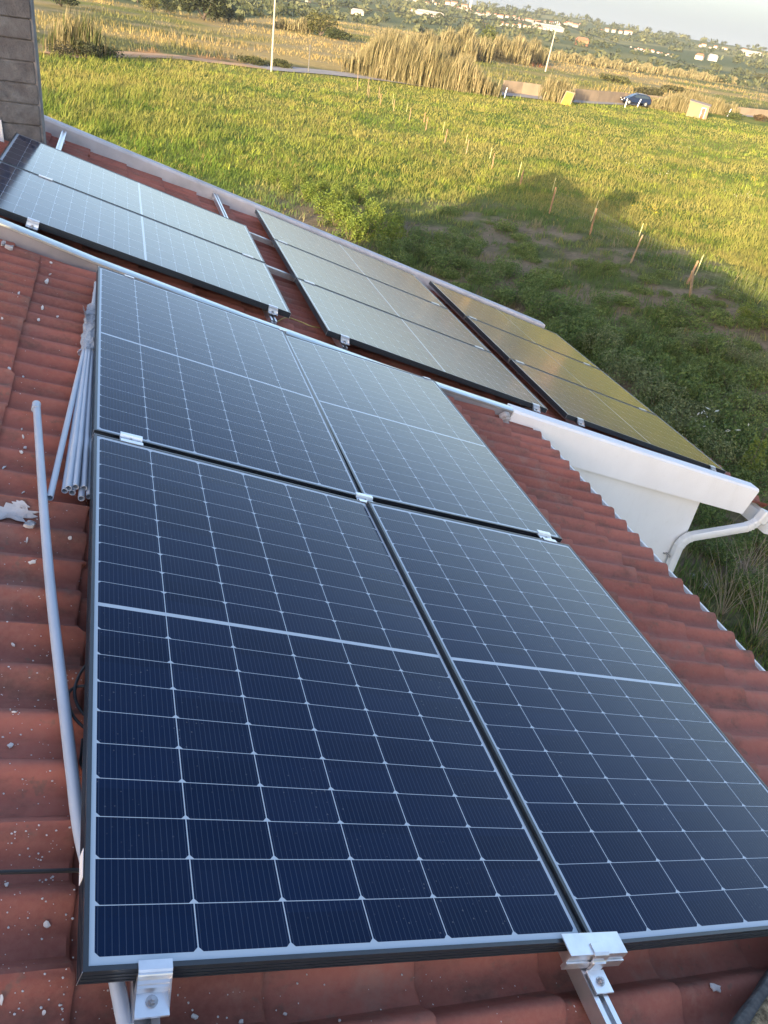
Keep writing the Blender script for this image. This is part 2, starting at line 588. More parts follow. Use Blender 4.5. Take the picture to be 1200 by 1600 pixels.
wall_poly(mb, [(-6.0, GZ - .3), (xw, GZ - .3), (xw, zr(xw, -.24)), (2.0, zr(2.0, -.24)), (-.95, zr(-.95, -.2)), (-.96, -.3), (-6.0, -.3)], 3.58, yw1)
mb.build('wall', MT['white2'], house)
mb = MB(HL)
wall_poly(mb, [(-1.15, GZ - .3), (2.55, GZ - .3), (2.55, zr(2.55, -.22)), (-1.15, zr(-1.15, -.22))], -2.4, 3.57)
mb.build('wall', MT['white2'], house)
# upper storey corner behind the chimney: hipped, white walls
mb = MB(HL)
mb.hexa([(-6.05, 6.42, -1), (-.665, 6.42, -1), (-.665, 7.44, -1), (-6.05, 7.44, -1)], [(-6.05, 6.42, .50), (-.69, 6.42, .235), (-.69, 7.44, .22), (-6.05, 7.44, .50)])
mb.build('upper_wall', MT['white'], house)
mb = MB(HL)
A0 = [(-6.4, 6.36, .56), (-.90, 6.47, .24), (-.90, 7.5, .30), (-6.4, 7.5, .56)]
R0, R1 = (-5.8, 7.5, 1.84), (-5.8, 7.2, 1.84)
mb.add(A0 + [R0, R1], [(0, 1, 5), (1, 2, 4, 5), (0, 5, 4, 3), (2, 3, 4), (0, 3, 2, 1)])
mb.build('hip_roof', MT['tile'], house)

# unseen block added out of view to keep the sun off the chimney
mb = MB(HL)
mb.box(-5.3, -4.45, 1.62, 2.48, GZ - .3, 1.93)
mb.build('shade_block', MT['white2'], house)
mb = MB(HL)
mb.box(-5.36, -4.39, 1.56, 2.54, 1.93, 2.0)
mb.build('shade_block_cap', MT['coping'], house)
mb = MB(HL)
mb.box(-6.0, -1.16, -2.4, 3.56, GZ - .3, -.31)
mb.build('terrace', MT['white2'], house)

# far coping
mb = MB(HL)
Xc = [-.95, -.4, .3, 1.1, 2.0, 2.8, 3.6, 4.5, 5.33]


def far_prof(X):
    y = 7.50 - .012 * X; t = -.006 - .005 * X
    return [(y, t - .22), (y - .004, t - .02), (y + .012, t), (y + .135, t), (y + .15, t - .02), (y + .15, t - .30)]


vs = []; fs = []
for X in Xc: vs += [RF(X, a, b) for a, b in far_prof(X)]
for i in range(len(Xc) - 1):
    for k in range(6): fs.append((i * 6 + k, i * 6 + (k + 1) % 6, (i + 1) * 6 + (k + 1) % 6, (i + 1) * 6 + k))
fs += [tuple(range(6))[::-1], tuple(range(len(vs) - 6, len(vs)))]
mb.add(vs, fs)
mb.build('coping', MT['coping'], house)['label'] = 'weathered white coping along the far gable edge'

# chimney: rough courses of grey block
chimney = thing('chimney', None, None)
chimney.parent = house
chimney.location = Vector((-.66, 6.6, -.2)) - HL
mb = MB(); mb2 = MB()
zc = 0.0
r = np.random.default_rng(5)
t = NT('rough_block')
nz = t.noise(9, 7, .7); nz2 = t.noise(2.5, 4)
base = t.mix(t.ramp(nz, [(.3, 0.0), (.7, 1.0)]), (.07, .072, .078), (.175, .178, .185))
base = t.mix(t.ramp(nz2, [(.45, 0.0), (.65, 1.0)]), base, (.11, .10, .10))
t.set(base, .95, 0, .1); t.bump(nz, .9, .03)
MT['block'] = t.m
k = 0
while zc < 1.36:
    h = r.uniform(.125, .15)
    for a0, a1 in ((-.30, .25),):
        j = r.normal(0, .004, 4)
        mb.box(a0 + .003, a1 - .003 + j[0], -.155 + j[1], .09, zc, zc + h - .006)
    zc += h; k += 1
mb.box(-.29, .235, -.145, .08, -.6, 1.42)
mb.build('block_courses', MT['block'], chimney, bevel=.006)
mb2.box(.236, .258, -.148, .10, -.6, 1.40)
mb2.box(.150, .258, .092, .13, -.6, 1.40)
mb2.build('corner_post', simple('grey_plank', (.27, .25, .24), (.13, .12, .12), 14, .9, 0, .5, .2), chimney, bevel=.006)
for (x, z, w, h) in ((-.135, .42, .018, .10), (-.13, .33, .012, .05), (-.15, .56, .01, .03)):
    mb = MB()
    mb.hexa([(x, -.166, z), (x + w, -.166, z - .01), (x + w, -.150, z - .01), (x, -.150, z)], [(x + .004, -.166, z + h), (x + w * .7, -.166, z + h), (x + w * .7, -.150, z + h), (x + .004, -.150, z + h)])
    mb.build('render_splash', MT['white'], chimney)
# ragged render left on the chimney's corner
mb = MB()
zz = -.3; pv = -.03
while zz < .62:
    h = random.uniform(.05, .12); x1 = -.055 + random.uniform(-.012, .012) - zz * .05
    mb.box(-.35, x1, -.185, -.16, zz, zz + h); zz += h - .002
mb.build('render_edge', MT['white'], chimney, bevel=.004)

# near eave: tiles' closure, white gutter
mb = MB(HL)
prof = [(2.90, -.135), (2.905, -.205), (3.045, -.205), (3.052, -.118), (3.034, -.118), (3.030, -.192), (2.917, -.192), (2.913, -.135)]
mb.extrude(prof, -2.6, 3.60, lambda a, p, q: RF(p, a, q))
mb.build('gutter', MT['pvc_white'], house, bevel=.003)
# eave board under the near tiles
mb = MB(HL)
mb.M = RY
mb.box(2.6, 2.90, -2.6, 3.62, -.20, -.14)
mb.build('eave_board', MT['white'], house)
# far gutter with outlet and downpipe
mb = MB(HL)
prof = [(5.40, -.24), (5.40, -.36), (5.53, -.36), (5.545, -.24), (5.53, -.24), (5.517, -.345), (5.415, -.345), (5.412, -.24)]
mb.extrude(prof, 3.455, 7.55, lambda a, p, q: RF(p + .22, a, q + .03))
mb.M = RY
mb.box(5.622, 5.758, 3.452, 3.465, -.328, -.215)
g = mb.build('gutter', MT['pvc_white'], house)


def sq_tube(mb, pts, w, h):
    pts = [Vector(p) for p in pts]; vs = []; fs = []; m = len(pts)
    for i, p in enumerate(pts):
        t = (pts[min(i + 1, m - 1)] - pts[max(i - 1, 0)]).normalized()
        b = Vector((0, 1, 0)); a = t.cross(b).normalized()
        c = .22
        for (s, q) in ((-1, -1 + c), (-1 + c, -1), (1 - c, -1), (1, -1 + c), (1, 1 - c), (1 - c, 1), (-1 + c, 1), (-1, 1 - c)):
            vs.append(p + a * s * w / 2 + b * q * h / 2)
    for i in range(m - 1):
        for k in range(8): fs.append((i * 8 + k, i * 8 + (k + 1) % 8, (i + 1) * 8 + (k + 1) % 8, (i + 1) * 8 + k))
    fs += [tuple(range(8))[::-1], tuple(range(len(vs) - 8, len(vs)))]
    mb.add(vs, fs)


def bend(P0, P1, P2, r, n=7):
    """rounded corner"""
    P0, P1, P2 = Vector(P0), Vector(P1), Vector(P2)
    a = (P0 - P1).normalized(); b = (P2 - P1).normalized()
    out = []
    for i in range(n):
        s = i / (n - 1)
        out.append((P1 + a * r) * (1 - s) ** 2 + P1 * 2 * s * (1 - s) + (P1 + b * r) * s ** 2)
    return out


dp = thing('downpipe', None, None); dp.parent = house; dp.location = Vector((4.7, 3.58, -2.4)) - HL
go = Vector((4.7, 3.58, -2.4))
P = [Vector((5.25, 3.52, -1.845)), Vector((5.17, 3.52, -1.925)), Vector((4.50, 3.53, -2.005)), Vector((4.495, 3.53, GZ))]
path = [P[0]] + bend(P[0], P[1], P[2], .075, 7) + bend(P[1], P[2], P[3], .12, 9) + [Vector((4.497, 3.53, -3.2)), P[3]]
mb = MB(go)
sq_tube(mb, path, .074, .060)
mb.build('pipe', MT['pvc_white'], dp, smooth=True)
mb = MB(go)
for c_ in (bend(P[1], P[2], P[3], .12, 9)[1:8], bend(P[0], P[1], P[2], .075, 7)[1:6]):
    mb = MB(go)
    for i in range(len(c_) - 1):
        a, b = c_[i], c_[i + 1]
        mid = (a + b) / 2; tt = (b - a).normalized() * .006
        sq_tube(mb, [mid - tt, mid + tt], .080, .066)
    mb.build('elbow_rib', MT['pvc_white'], dp, bevel=.002)
mb = MB(go); mb.box(4.44, 4.45, 3.52, 3.582, -2.20, -2.185); mb.tube([(4.42, 3.585, -2.19), (4.42, 3.565, -2.19)], .007)
mb.build('bracket', MT['steel'], dp)
mb = MB(HL)
sq_tube(mb, [P[0] + Vector((.03, 0, .07)), P[0] + Vector((0, 0, -.005)), P[0] + Vector((-.015, 0, -.03))], .10, .078)
mb.build('gutter_outlet', MT['pvc_white'], house, bevel=.006)

# ------------------------------------------------------------------ solar panels
PW, PL, PT = 1.038, 1.755, .035


def make_panel():
    root = thing('solar_panel', 'x', 'solar panel', group='solar panels on the roof')
    lip, t = .0085, PT
    mb = MB()
    def bar(pts):   # pts: 4 corners outer0, outer1, inner1, inner0
        o0, o1, i1, i0 = pts
        mb.hexa([(o0[0], o0[1], -t), (o1[0], o1[1], -t), (i1[0], i1[1], -t), (i0[0], i0[1], -t)], [(o0[0], o0[1], 0), (o1[0], o1[1], 0), (i1[0], i1[1], 0), (i0[0], i0[1], 0)])
    a = lip
    O = [(0, 0), (PW, 0), (PW, PL), (0, PL)]; I = [(a, a), (PW - a, a), (PW - a, PL - a), (a, PL - a)]
    for k in range(4): bar((O[k], O[(k + 1) % 4], I[(k + 1) % 4], I[k]))
    # ribs of the extrusion on the outer faces
    for z in (-.013, -.022, -.031):
        e = .0012
        mb.box(.002, PW - .002, -e, .0005, z - .0018, z + .0018); mb.box(.002, PW - .002, PL - .0005, PL + e, z - .0018, z + .0018)
        mb.box(-e, .0005, .002, PL - .002, z - .0018, z + .0018); mb.box(PW - .0005, PW + e, .002, PL - .002, z - .0018, z + .0018)
    mb.build('frame', MT['black_alu'], root)
    mb = MB()
    for k in range(4):   # bare metal at the mitred corners
        o = O[k]; i = I[k]
        dx = (i[0] - o[0]) * .999; dy = (i[1] - o[1]) * .999
        mb = MB()
        mb.tube([(o[0] - dx * .06, o[1] - dy * .06, -t), (o[0] - dx * .06, o[1] - dy * .06, .0002)], .0008, 4)
        mb.build('corner_seam', MT['alu'], root)
    me = bpy.data.meshes.new('glass')
    z1, z0 = -.0022, -.006
    x0, x1, y0, y1 = a - .001, PW - a + .001, a - .001, PL - a + .001
    me.from_pydata([(x0, y0, z1), (x1, y0, z1), (x1, y1, z1), (x0, y1, z1), (x0, y0, z0), (x1, y0, z0), (x1, y1, z0), (x0, y1, z0)], [],
                   [(0, 1, 2, 3), (7, 6, 5, 4)])
    uvl = me.uv_layers.new(name='UVMap')
    for lp in me.loops:
        co = me.vertices[lp.vertex_index].co
        uvl.data[lp.index].uv = (co.x, co.y)
    me.materials.append(MT['cells'])
    g = bpy.data.objects.new('glass', me); COL.objects.link(g); g.parent = root
    return root


fit = np.array([0.00035, -0.00831, -0.00206, -0.00126, -0.01843, -0.00503, -0.00341, -0.02625, 0.00414, 0.00777, 0.01341, -4e-05, 0.00537, 0.01634, 0.00134, -0.00195, -0.01542, 0.01645, -0.00231, 0.01822, -0.00117, -0.00457, 0.01728, 0.00157]).reshape(4, 6)
orig = [(0, 0), (PW + .015, 0), (0, PL + .025), (PW + .015, PL + .025)]


def frame_matrix(o, ex, ey, s=1.0):
    ex = Vector(ex).normalized(); ez = ex.cross(Vector(ey)).normalized(); ey = ez.cross(ex)
    m = Matrix.Identity(4)
    for i in range(3): m[i][0], m[i][1], m[i][2], m[i][3] = ex[i] * s, ey[i] * s, ez[i] * s, o[i]
    return RY @ m


near_labels = ['dark navy solar panel nearest the camera, beside the long bent grey conduit',
               'near solar panel bordering the open strip of terracotta tiles, cut off by the right edge',
               'solar panel beside the bundle of grey conduits, just below the flashing',
               'pale blue solar panel of the front block whose corner points at the white beam']
p0 = make_panel()
for k in range(4):
    o = p0 if k == 0 else copy_tree(p0)
    dx, dy, rot, z, tx, ty = fit[k]
    dx += (.0025, -.0035)[k % 2]
    o.matrix_world = frame_matrix((orig[k][0] + dx, orig[k][1] + dy, z - tx * PW / 2 - ty * PL / 2), (1, rot, tx), (-rot, 1, ty))
    o['label'] = near_labels[k]
    if k:
        for ch in list(o.children):
            if ch.name.startswith('sticker'): bpy.data.objects.remove(ch)
    if k == 0:
        mb = MB(); mb.box(-.0022, -.0014, .16, .215, -.030, -.006)
        mb.build('sticker', MT['white'], o)
FS = 1.05
far = [('E', (-.642, 4.071, .001), (1.842, -.025, -.0175), 2), ('F', (1.441, 3.951, -.0187), (1.8425, -.026, -.0175), 3), ('G', (3.5106, 3.967, -.0383), (1.8425, -.026, -.0175), 3)]
far_labels = {'E': ['silvery solar panel next to the flashing with the chimney mirrored in its left end', 'silvery solar panel touching the foot of the grey chimney'],
              'F': ['pale panel in the middle stack of three, its long side above the grey flashing', 'pale panel in the middle of the middle stack of three', 'pale cream panel of the middle stack lying along the far white coping'],
              'G': ['tan reflecting panel above the white barge beam, nearest the downpipe', 'tan reflecting panel between two others at the roof corner', 'tan reflecting panel at the corner of the far coping and the eave']}
FP = {}
eyv = Vector((.0155, 1.0, .0023)).normalized()
for g, o0, ex, cnt in far:
    exv = Vector(ex)
    for j in range(cnt):
        o = copy_tree(p0)
        for ch in list(o.children):
            if ch.name.startswith('sticker'): bpy.data.objects.remove(ch)
        c = Vector(o0) + eyv * (j * (PW + .02) + PW) * FS
        o.matrix_world = frame_matrix(c, -eyv, exv, FS)
        o['label'] = far_labels[g][j]
        FP[g, j] = (Vector(o0) + eyv * (j * (PW + .02)) * FS, exv.normalized())

# ------------------------------------------------------------------ mounting rails
RAILP = [(-.020, 0), (-.020, -.040), (.020, -.040), (.020, 0), (.007, 0), (.007, -.004), (.014, -.004), (.014, -.016), (-.014, -.016), (-.014, -.004), (-.007, -.004), (-.007, 0)]


def rail(p0, p1, label, top):
    """p0, p1 = (X, Y) in the roof frame; top = (d0, d1)"""
    a = Vector((p0[0], p0[1], top[0])); b = Vector((p1[0], p1[1], top[1]))
    t = (b - a); L = t.length; t.normalize()
    root = thing('mounting_rail', label, 'rail', group='aluminium mounting rails')
    side = Vector((t.y, -t.x, 0))
    mb = MB()
    mb.extrude(RAILP, 0, L, lambda s, p, q: (p, s, q))
    mb.build('profile', MT['alu'], root, fixn=True)
    # roof hooks / screws holding it
    k = .25
    while k < L - .1:
        mb = MB()
        mb.box(.021, .026, k - .02, k + .02, -.062, -.008); mb.tube([(.027, k, -.022), (.034, k, -.022)], .006, 6)
        mb.build('fixing', MT['steel'], root)
        k += .95
    m = Matrix.Identity(4); z = side.cross(t)
    for i in range(3): m[i][0], m[i][1], m[i][2], m[i][3] = side[i], t[i], z[i], a[i]
    root.matrix_world = RY @ m
    return root


dn = -.0385
rail((.108, -.60), (.135, 3.66), 'mounting rail sticking out under the near left corner clamp', (dn, dn))
rail((1.040, -.62), (1.075, 3.66), 'mounting rail sticking out under the wide splice clamp', (dn - .004, dn - .016))
rail((2.03, -.40), (2.07, 3.66), 'mounting rail under the outer edge of the front block of panels', (dn + .01, dn + .0))
far_rails = [('E', -.335, 'mounting rail running past the chimney to the far coping'), ('E', 1.075, 'mounting rail reaching the far coping beyond the first pale pair'),
             ('F', 1.56, 'mounting rail under the left end of the middle stack of panels'), ('F', 3.165, 'mounting rail under the right end of the middle stack of panels'),
             ('G', 3.635, 'mounting rail under the left end of the tan stack of panels'), ('G', 5.17, 'mounting rail under the eave end of the tan stack of panels')]
for g, X, lab in far_rails:
    y0 = {'E': 3.90, 'F': 3.86, 'G': 3.86}[g]
    rail((X, y0), (X + .04, 7.47), lab, (dfar(X) - .043, dfar(X) - .038))
rail((1.02, 6.29), (1.66, 6.27), 'short white cross rail bridging the gap between the two panel stacks, far one', (-.058, -.062))
rail((1.02, 5.30), (1.66, 5.28), 'short grey cross rail bridging the gap between the two panel stacks, near one', (-.060, -.064))

# ------------------------------------------------------------------ clamps


def clamp_root(X, Y, d, rotz, label, M=None):
    root = thing('panel_clamp', label, 'clamp', group='aluminium panel clamps')
    root.matrix_world = RY @ Matrix.Translation((X, Y, d)) @ Matrix.Rotation(rotz, 4, 'Z')
    return root


def bolt(root, x, y, z, r=.0065, h=.008):
    mb = MB(); mb.tube([(x, y, z), (x, y, z + h)], r, 6); mb.tube([(x, y, z - .001), (x, y, z + .0022)], r * 1.5, 12); mb.tube([(x, y, z + h), (x, y, z + h + .003)], r * .55, 8)
    mb.build('bolt', MT['steel'], root, smooth=True)


def end_clamp_mesh(root, w=.052):
    # z-shaped: lip on the frame, riser, foot on the rail (local +y points onto the panel)
    prof = [(.012, .0035), (-.003, .0035), (-.006, .001), (-.007, -.010), (-.016, -.014), (-.019, -.028), (-.058, -.028), (-.058, -.0325), (-.0235, -.0325), (-.0205, -.018), (-.0115, -.0145), (-.0105, -.002), (-.009, .0), (.012, .0005)]
    mb = MB(); mb.extrude(prof, -w / 2, w / 2, lambda s, p, q: (s, p, q))
    mb.build('clamp_body', MT['alu'], root)
    bolt(root, 0, -.036, -.028)


def mid_clamp_mesh(root, L=.075, gap=.022):
    mb = MB(); h = gap / 2 + .007
    mb.extrude([(-h, .0008), (-h, .004), (-gap * .3, .004), (-gap * .22, -.006), (gap * .22, -.006), (gap * .3, .004), (h, .004), (h, .0008), (gap * .4, .0008), (gap * .34, -.010), (-gap * .34, -.010), (-gap * .4, .0008)], -L / 2, L / 2, lambda s, p, q: (s, p, q))
    mb.build('clamp_body', MT['alu'], root)
    bolt(root, 0, 0, -.006, .005, .005)


def A_on(k, x, y):   # point of near panel k's top plane in the roof frame
    dx, dy, rot, z, tx, ty = fit[k]
    return (orig[k][0] + dx + x - rot * y, orig[k][1] + dy + y + rot * x, z + tx * (x - PW / 2) + ty * (y - PL / 2))


P = A_on(0, .113, 0)
c = clamp_root(P[0], P[1] - .001, P[2], 0, 'end clamp with a bolt gripping the near left corner of the closest panel'); end_clamp_mesh(c, .054)
# wide splice clamp bridging the two near panels
P = A_on(0, PW, 0); Q = A_on(1, 0, 0)
c = clamp_root((P[0] + Q[0]) / 2 + .006, min(P[1], Q[1]) - .002, (P[2] + Q[2]) / 2 + .003, -.02, 'wide splice clamp with angle bracket where the two near panels meet')
mb = MB()
mb.box(-.080, .080, -.013, .030, .0, .0035)
mb.box(-.080, .080, -.017, -.0125, -.040, .0035)
mb.box(-.081, .081, -.0215, -.0172, -.040, -.018)
mb.build('splice_plate', MT['alu'], c, bevel=.0008)
mb = MB()
mb.extrude([(.006, .0072), (-.014, .0072), (-.020, .004), (-.0225, -.002), (-.0225, -.010), (-.026, -.014), (-.026, -.020), (-.0215, -.020), (-.018, .0), (-.014, .0036), (.006, .0036)], -.020, .020, lambda s, p, q: (s + .004, p, q))
mb.box(-.012, .020, -.029, -.0222, -.043, -.012)
mb.box(-.020, .028, -.075, -.0285, -.040, -.0355)
mb.build('angle_bracket', MT['alu'], c, bevel=.0006)
bolt(c, .004, -.052, -.0355)
# clamps between the front block's rows, and along its far edge
for (k, x, y, lab) in ((0, .125, PL, 'mid clamp on the left end of the seam across the front block'), (0, PW + .008, PL, 'mid clamp where the four front panels meet'), (1, PW - .115, PL, 'mid clamp near the tiled end of the seam across the front block')):
    P = A_on(k, min(x, PW), y); X = P[0] + (x - PW if x > PW else 0)
    Q = A_on(2 + (k == 1), min(x, PW), 0)
    c = clamp_root(X, (P[1] + Q[1]) / 2, max(P[2], Q[2]) - .001, 0, lab); mid_clamp_mesh(c, .075, abs(Q[1] - P[1]))
for (k, x, lab) in ((2, .16, 'end clamp on the far edge of the front block beside the flashing, left one'), (2, PW + .008, 'end clamp on the far edge of the front block at the panel joint'), (3, PW - .06, 'end clamp on the far edge of the front block, beside its pointed corner')):
    P = A_on(k, min(x, PW), PL)
    c = clamp_root(P[0], P[1] + .001, P[2], math.pi, lab); end_clamp_mesh(c, .05)
names = {'E': 'first pale pair', 'F': 'middle pale stack', 'G': 'tan stack'}
ends = {('E', 0): 'chimney end', ('E', 1): 'downhill end', ('F', 0): 'uphill end', ('F', 1): 'downhill end', ('G', 0): 'uphill end', ('G', 1): 'eave end'}
for g, xs in (('E', (-.335, 1.08)), ('F', (1.565, 3.17)), ('G', (3.64, 5.175))):
    cnt = 2 if g == 'E' else 3
    for e, X in enumerate(xs):
        for j in range(cnt):
            o0, exv = FP[g, j]
            s = (X - o0.x) / exv.x
            q = o0 + exv * s
            if j == 0:
                c = clamp_root(q.x, q.y - .002, q.z, -.014, 'end clamp with bracket on the near edge of the %s, %s' % (names[g], ends[g, e])); end_clamp_mesh(c, .062)
            else:
                w = {1: 'nearer', 2: 'farther'}[j] if cnt == 3 else 'only'
                c = clamp_root(q.x, q.y - .010, q.z, -.014, 'mid clamp on the %s seam of the %s, %s' % (w, names[g], ends[g, e])); mid_clamp_mesh(c, .085, .023)

# ------------------------------------------------------------------ conduits, cables, litter on the tiles


def rp(u, v, d):
    X, Y = roofpt(u, v, d)
    return RF(X, Y, d)


def smooth_path(pts, n=6):
    pts = [Vector(p) for p in pts]; out = []
    for i in range(len(pts) - 1):
        a = pts[max(i - 1, 0)]; b = pts[i]; c_ = pts[i + 1]; d_ = pts[min(i + 2, len(pts) - 1)]
        for k in range(n):
            s = k / n
            out.append(.5 * ((2 * b) + (-a + c_) * s + (2 * a - 5 * b + 4 * c_ - d_) * s * s + (-a + 3 * b - 3 * c_ + d_) * s ** 3))
    out.append(pts[-1])
    return out


def conduit(pts, r, label):
    root = thing('conduit_pipe', label, 'pipe', pts[0], group='loose grey conduit pipes')
    mb = MB(pts[0]); mb.pipe(smooth_path(pts), r, .0022)
    mb.build('tube', MT['conduit'], root, smooth=True)
    return root


dl = -.058
long_px = [(57, 632), (63, 720), (71, 830), (79, 920), (89, 1010), (101, 1110), (113, 1210), (127, 1310)]
pts = [rp(u, v, dl) for u, v in long_px]
pts += [RF(.050, .12, -.062), RF(.082, -.04, -.062), RF(.13, -.32, -.062)]
c = conduit(pts, .0125, 'long bent grey conduit lying across the tiles and passing under the near panel')
mb = MB(pts[0]); mb.tube([pts[0] + Vector((0, .004, 0)), pts[0] + Vector((0, -.04, 0))], .0145, 14)
mb.build('end_cap', MT['conduit'], c, smooth=True)
# bundle fanning out beside the panel
bund = [((78, 778), (143, 500), -.058, 'single grey conduit splayed away from the bundle'),
        ((101, 767), (142, 498), -.062, 'grey conduit at the lower left of the bundle'), ((107, 763), (143.5, 498), -.050, 'grey conduit on top at the left of the bundle'),
        ((113, 770), (143, 500), -.066, 'grey conduit at the bottom of the bundle under two others'), ((118, 761), (145, 500), -.048, 'grey conduit in the top middle of the bundle'),
        ((131, 763), (147, 500), -.052, 'grey conduit at the right of the bundle beside the panel frame'), ((127, 779), (146, 500), -.066, 'grey conduit of the bundle reaching lowest at the right'),
        ((139, 776), (148.5, 500), -.064, 'grey conduit half hidden under the panel edge')]
for a, b, d, lab in bund:
    A = rp(*a, d); B = rp(*b, d * .5 - .028)
    e = rp(149, 452, -.055)
    conduit([A, A.lerp(B, .5) + Vector((0, 0, .004)), B, B.lerp(e, .55) + Vector((random.uniform(-.004, .004), 0, 0)), e + Vector((random.uniform(-.003, .006), random.uniform(-.2, .1), 0))], .0098, lab)
# clear plastic sleeve, crumpled
t = NT('clear_plastic')
nz = t.noise(45, 5, .7)
t.set((.55, .60, .66), .22, 0, .6); t.bump(nz, 1.0, .02)
t.b.inputs['Alpha'].default_value = .62
MT['plastic'] = t.m
sl = thing('plastic_sleeve', 'crumpled clear plastic sleeve wrapped round the bundle of conduits', 'plastic wrap', rp(139, 520, -.05))
mb = MB(rp(139, 520, -.05))
vs = []; fs = []; n = 18
path = smooth_path([rp(137, 552, -.056), rp(139.5, 530, -.054), rp(142, 505, -.052), rp(144, 487, -.05), rp(146, 478, -.05)], 6)
for i, p in enumerate(path):
    t_ = (path[min(i + 1, len(path) - 1)] - path[max(i - 1, 0)]).normalized(); a = t_.cross(Vector((0, 0, 1))).normalized(); b = t_.cross(a)
    for k in range(n):
        w = 2 * math.pi * k / n
        R = .030 * (1 - .35 * i / len(path)) * (1 + random.uniform(-.22, .22))
        vs.append(p + a * R * math.cos(w) * 1.15 + b * R * math.sin(w) * .75)
for i in range(len(path) - 1):
    for k in range(n): fs.append((i * n + k, i * n + (k + 1) % n, (i + 1) * n + (k + 1) % n, (i + 1) * n + k))
mb.add(vs, fs); mb.build('film', MT['plastic'], sl)
mb = MB(rp(139, 520, -.05))
vs = []
for i in range(7):
    for k in range(4):
        q = rp(141 - 1.9 * i, 492 + (-6 if i > 3 else 2) * (i - 3) * .9 + k * (4.5 - abs(i - 3) * .8), -.055 + .03 * math.sin(i * .9 + k) ** 2)
        vs.append(q)
mb.add(vs, [(i * 4 + k, i * 4 + k + 1, i * 4 + k + 5, i * 4 + k + 4) for i in range(6) for k in range(3)])
mb.build('loose_flap', MT['plastic'], sl)

# cables
def cable(pts, r, label):
    mb = MB(pts[0]); mb.tube(smooth_path(pts, 8), r, 8)
    o = mb.build('cable', MT['rubber'], None, smooth=True)
    o.location = pts[0]
    return tag(o, label, 'cable')


cable([rp(-60, 1366, -.074), rp(0, 1363, -.074), rp(60, 1361.5, -.074), rp(118, 1360, -.074), rp(135, 1360, -.07)], .004, 'black cable running straight across the near tiles to the panel')
cable([rp(134, 1040, -.05), rp(124, 1055, -.055), rp(117, 1076, -.055), rp(119, 1096, -.06), rp(129, 1114, -.06), rp(140, 1122, -.05)], .0035, 'upper black cable loop showing beside the panel edge')
cable([rp(138, 1072, -.052), rp(120, 1073, -.06), rp(108, 1082, -.062), rp(107, 1098, -.062), rp(114, 1118, -.06), rp(128, 1134, -.058), rp(142, 1142, -.05)], .0035, 'lower, wider black cable loop showing beside the panel edge')
cable([rp(129, 1155, -.06), rp(127, 1175, -.062), rp(126, 1192, -.066), rp(131, 1202, -.06)], .003, 'thin black cable end hanging beside the panel frame')
mb = MB(rp(434, 502, -.1)); mb.tube(smooth_path([rp(434, 502, -.085), rp(448, 496, -.075), rp(470, 503, -.075), rp(487, 510, -.075), rp(499, 512, -.08)], 6), .004, 6)
o = mb.build('wire', simple('yellow_wire', (.35, .26, .06), None, 9, .5), None, smooth=True); o.location = rp(434, 502, -.1)
tag(o, 'thin yellow and green earth wire on the tiles between two panel stacks', 'wire')

# mortar patch, paint flakes
def blob(name, u, v, d, pts2, h, mat, label, cat, group=None):
    """flat chip with an irregular outline lying on the tiles; pts2 in pixels round (u, v)"""
    base = rp(u, v, d)
    mb = MB(base)
    bot = [rp(u + a, v + b, d) for a, b in pts2]
    nrm = RY.to_3x3() @ Vector((0, 0, 1))
    mb.hexa(bot, [p + nrm * h * random.uniform(.7, 1.3) for p in bot])
    o = mb.build(name, mat, None); o.location = base
    return tag(o, label, cat, group)


def tile_d(X, Y):
    u = ((Y - .048) / .1369) % 1.0
    uu = u if u < .5 else u - 1
    w = .30 if uu > 0 else .46
    h = (.5 + .5 * math.cos(math.pi * min(1, abs(uu) / w))) ** .85
    l = 0
    for a, b in zip(near_courses[:-1], near_courses[1:]):
        if a <= X < b: l = .0165 * (X - a) / (b - a)
    return DT - .037 + .037 * h + l - .012


def on_tile(u, v, lift=0.0015):
    d = DT - .02
    for _ in range(6):
        X, Y = roofpt(u, v, d); d = .5 * d + .5 * (tile_d(X, Y) + lift)
    X, Y = roofpt(u, v, d)
    return RF(X, Y, d)


def chip(u, v, w, h, ang, name='paint_flake', mat='flake', label=None, cat='paint flake', group=None, thick=.003, n=9, rag=.25):
    ca, sa = math.cos(ang), math.sin(ang)
    ring = []
    for k in range(n):
        a = 2 * math.pi * k / n; q = 1 + random.uniform(-rag, rag)
        x, y = w * q * math.cos(a), h * q * math.sin(a)
        ring.append((u + x * ca - y * sa, v + x * sa + y * ca))
    base = on_tile(u, v)
    nrm = RY.to_3x3() @ Vector((0, 0, 1))
    bot = [on_tile(*p) for p in ring]
    top = [p + nrm * thick * random.uniform(.6, 1.3) for p in bot]
    mb = MB(base)
    m = len(bot)
    cen = on_tile(u, v) + nrm * thick * 1.2
    mb.add(bot + top + [cen], [(i, (i + 1) % m, m + (i + 1) % m, m + i) for i in range(m)] + [(m + i, m + (i + 1) % m, 2 * m) for i in range(m)] + [tuple(range(m))[::-1]])
    o = mb.build(name, MT[mat], None); o.location = base
    return tag(o, label, cat, group)


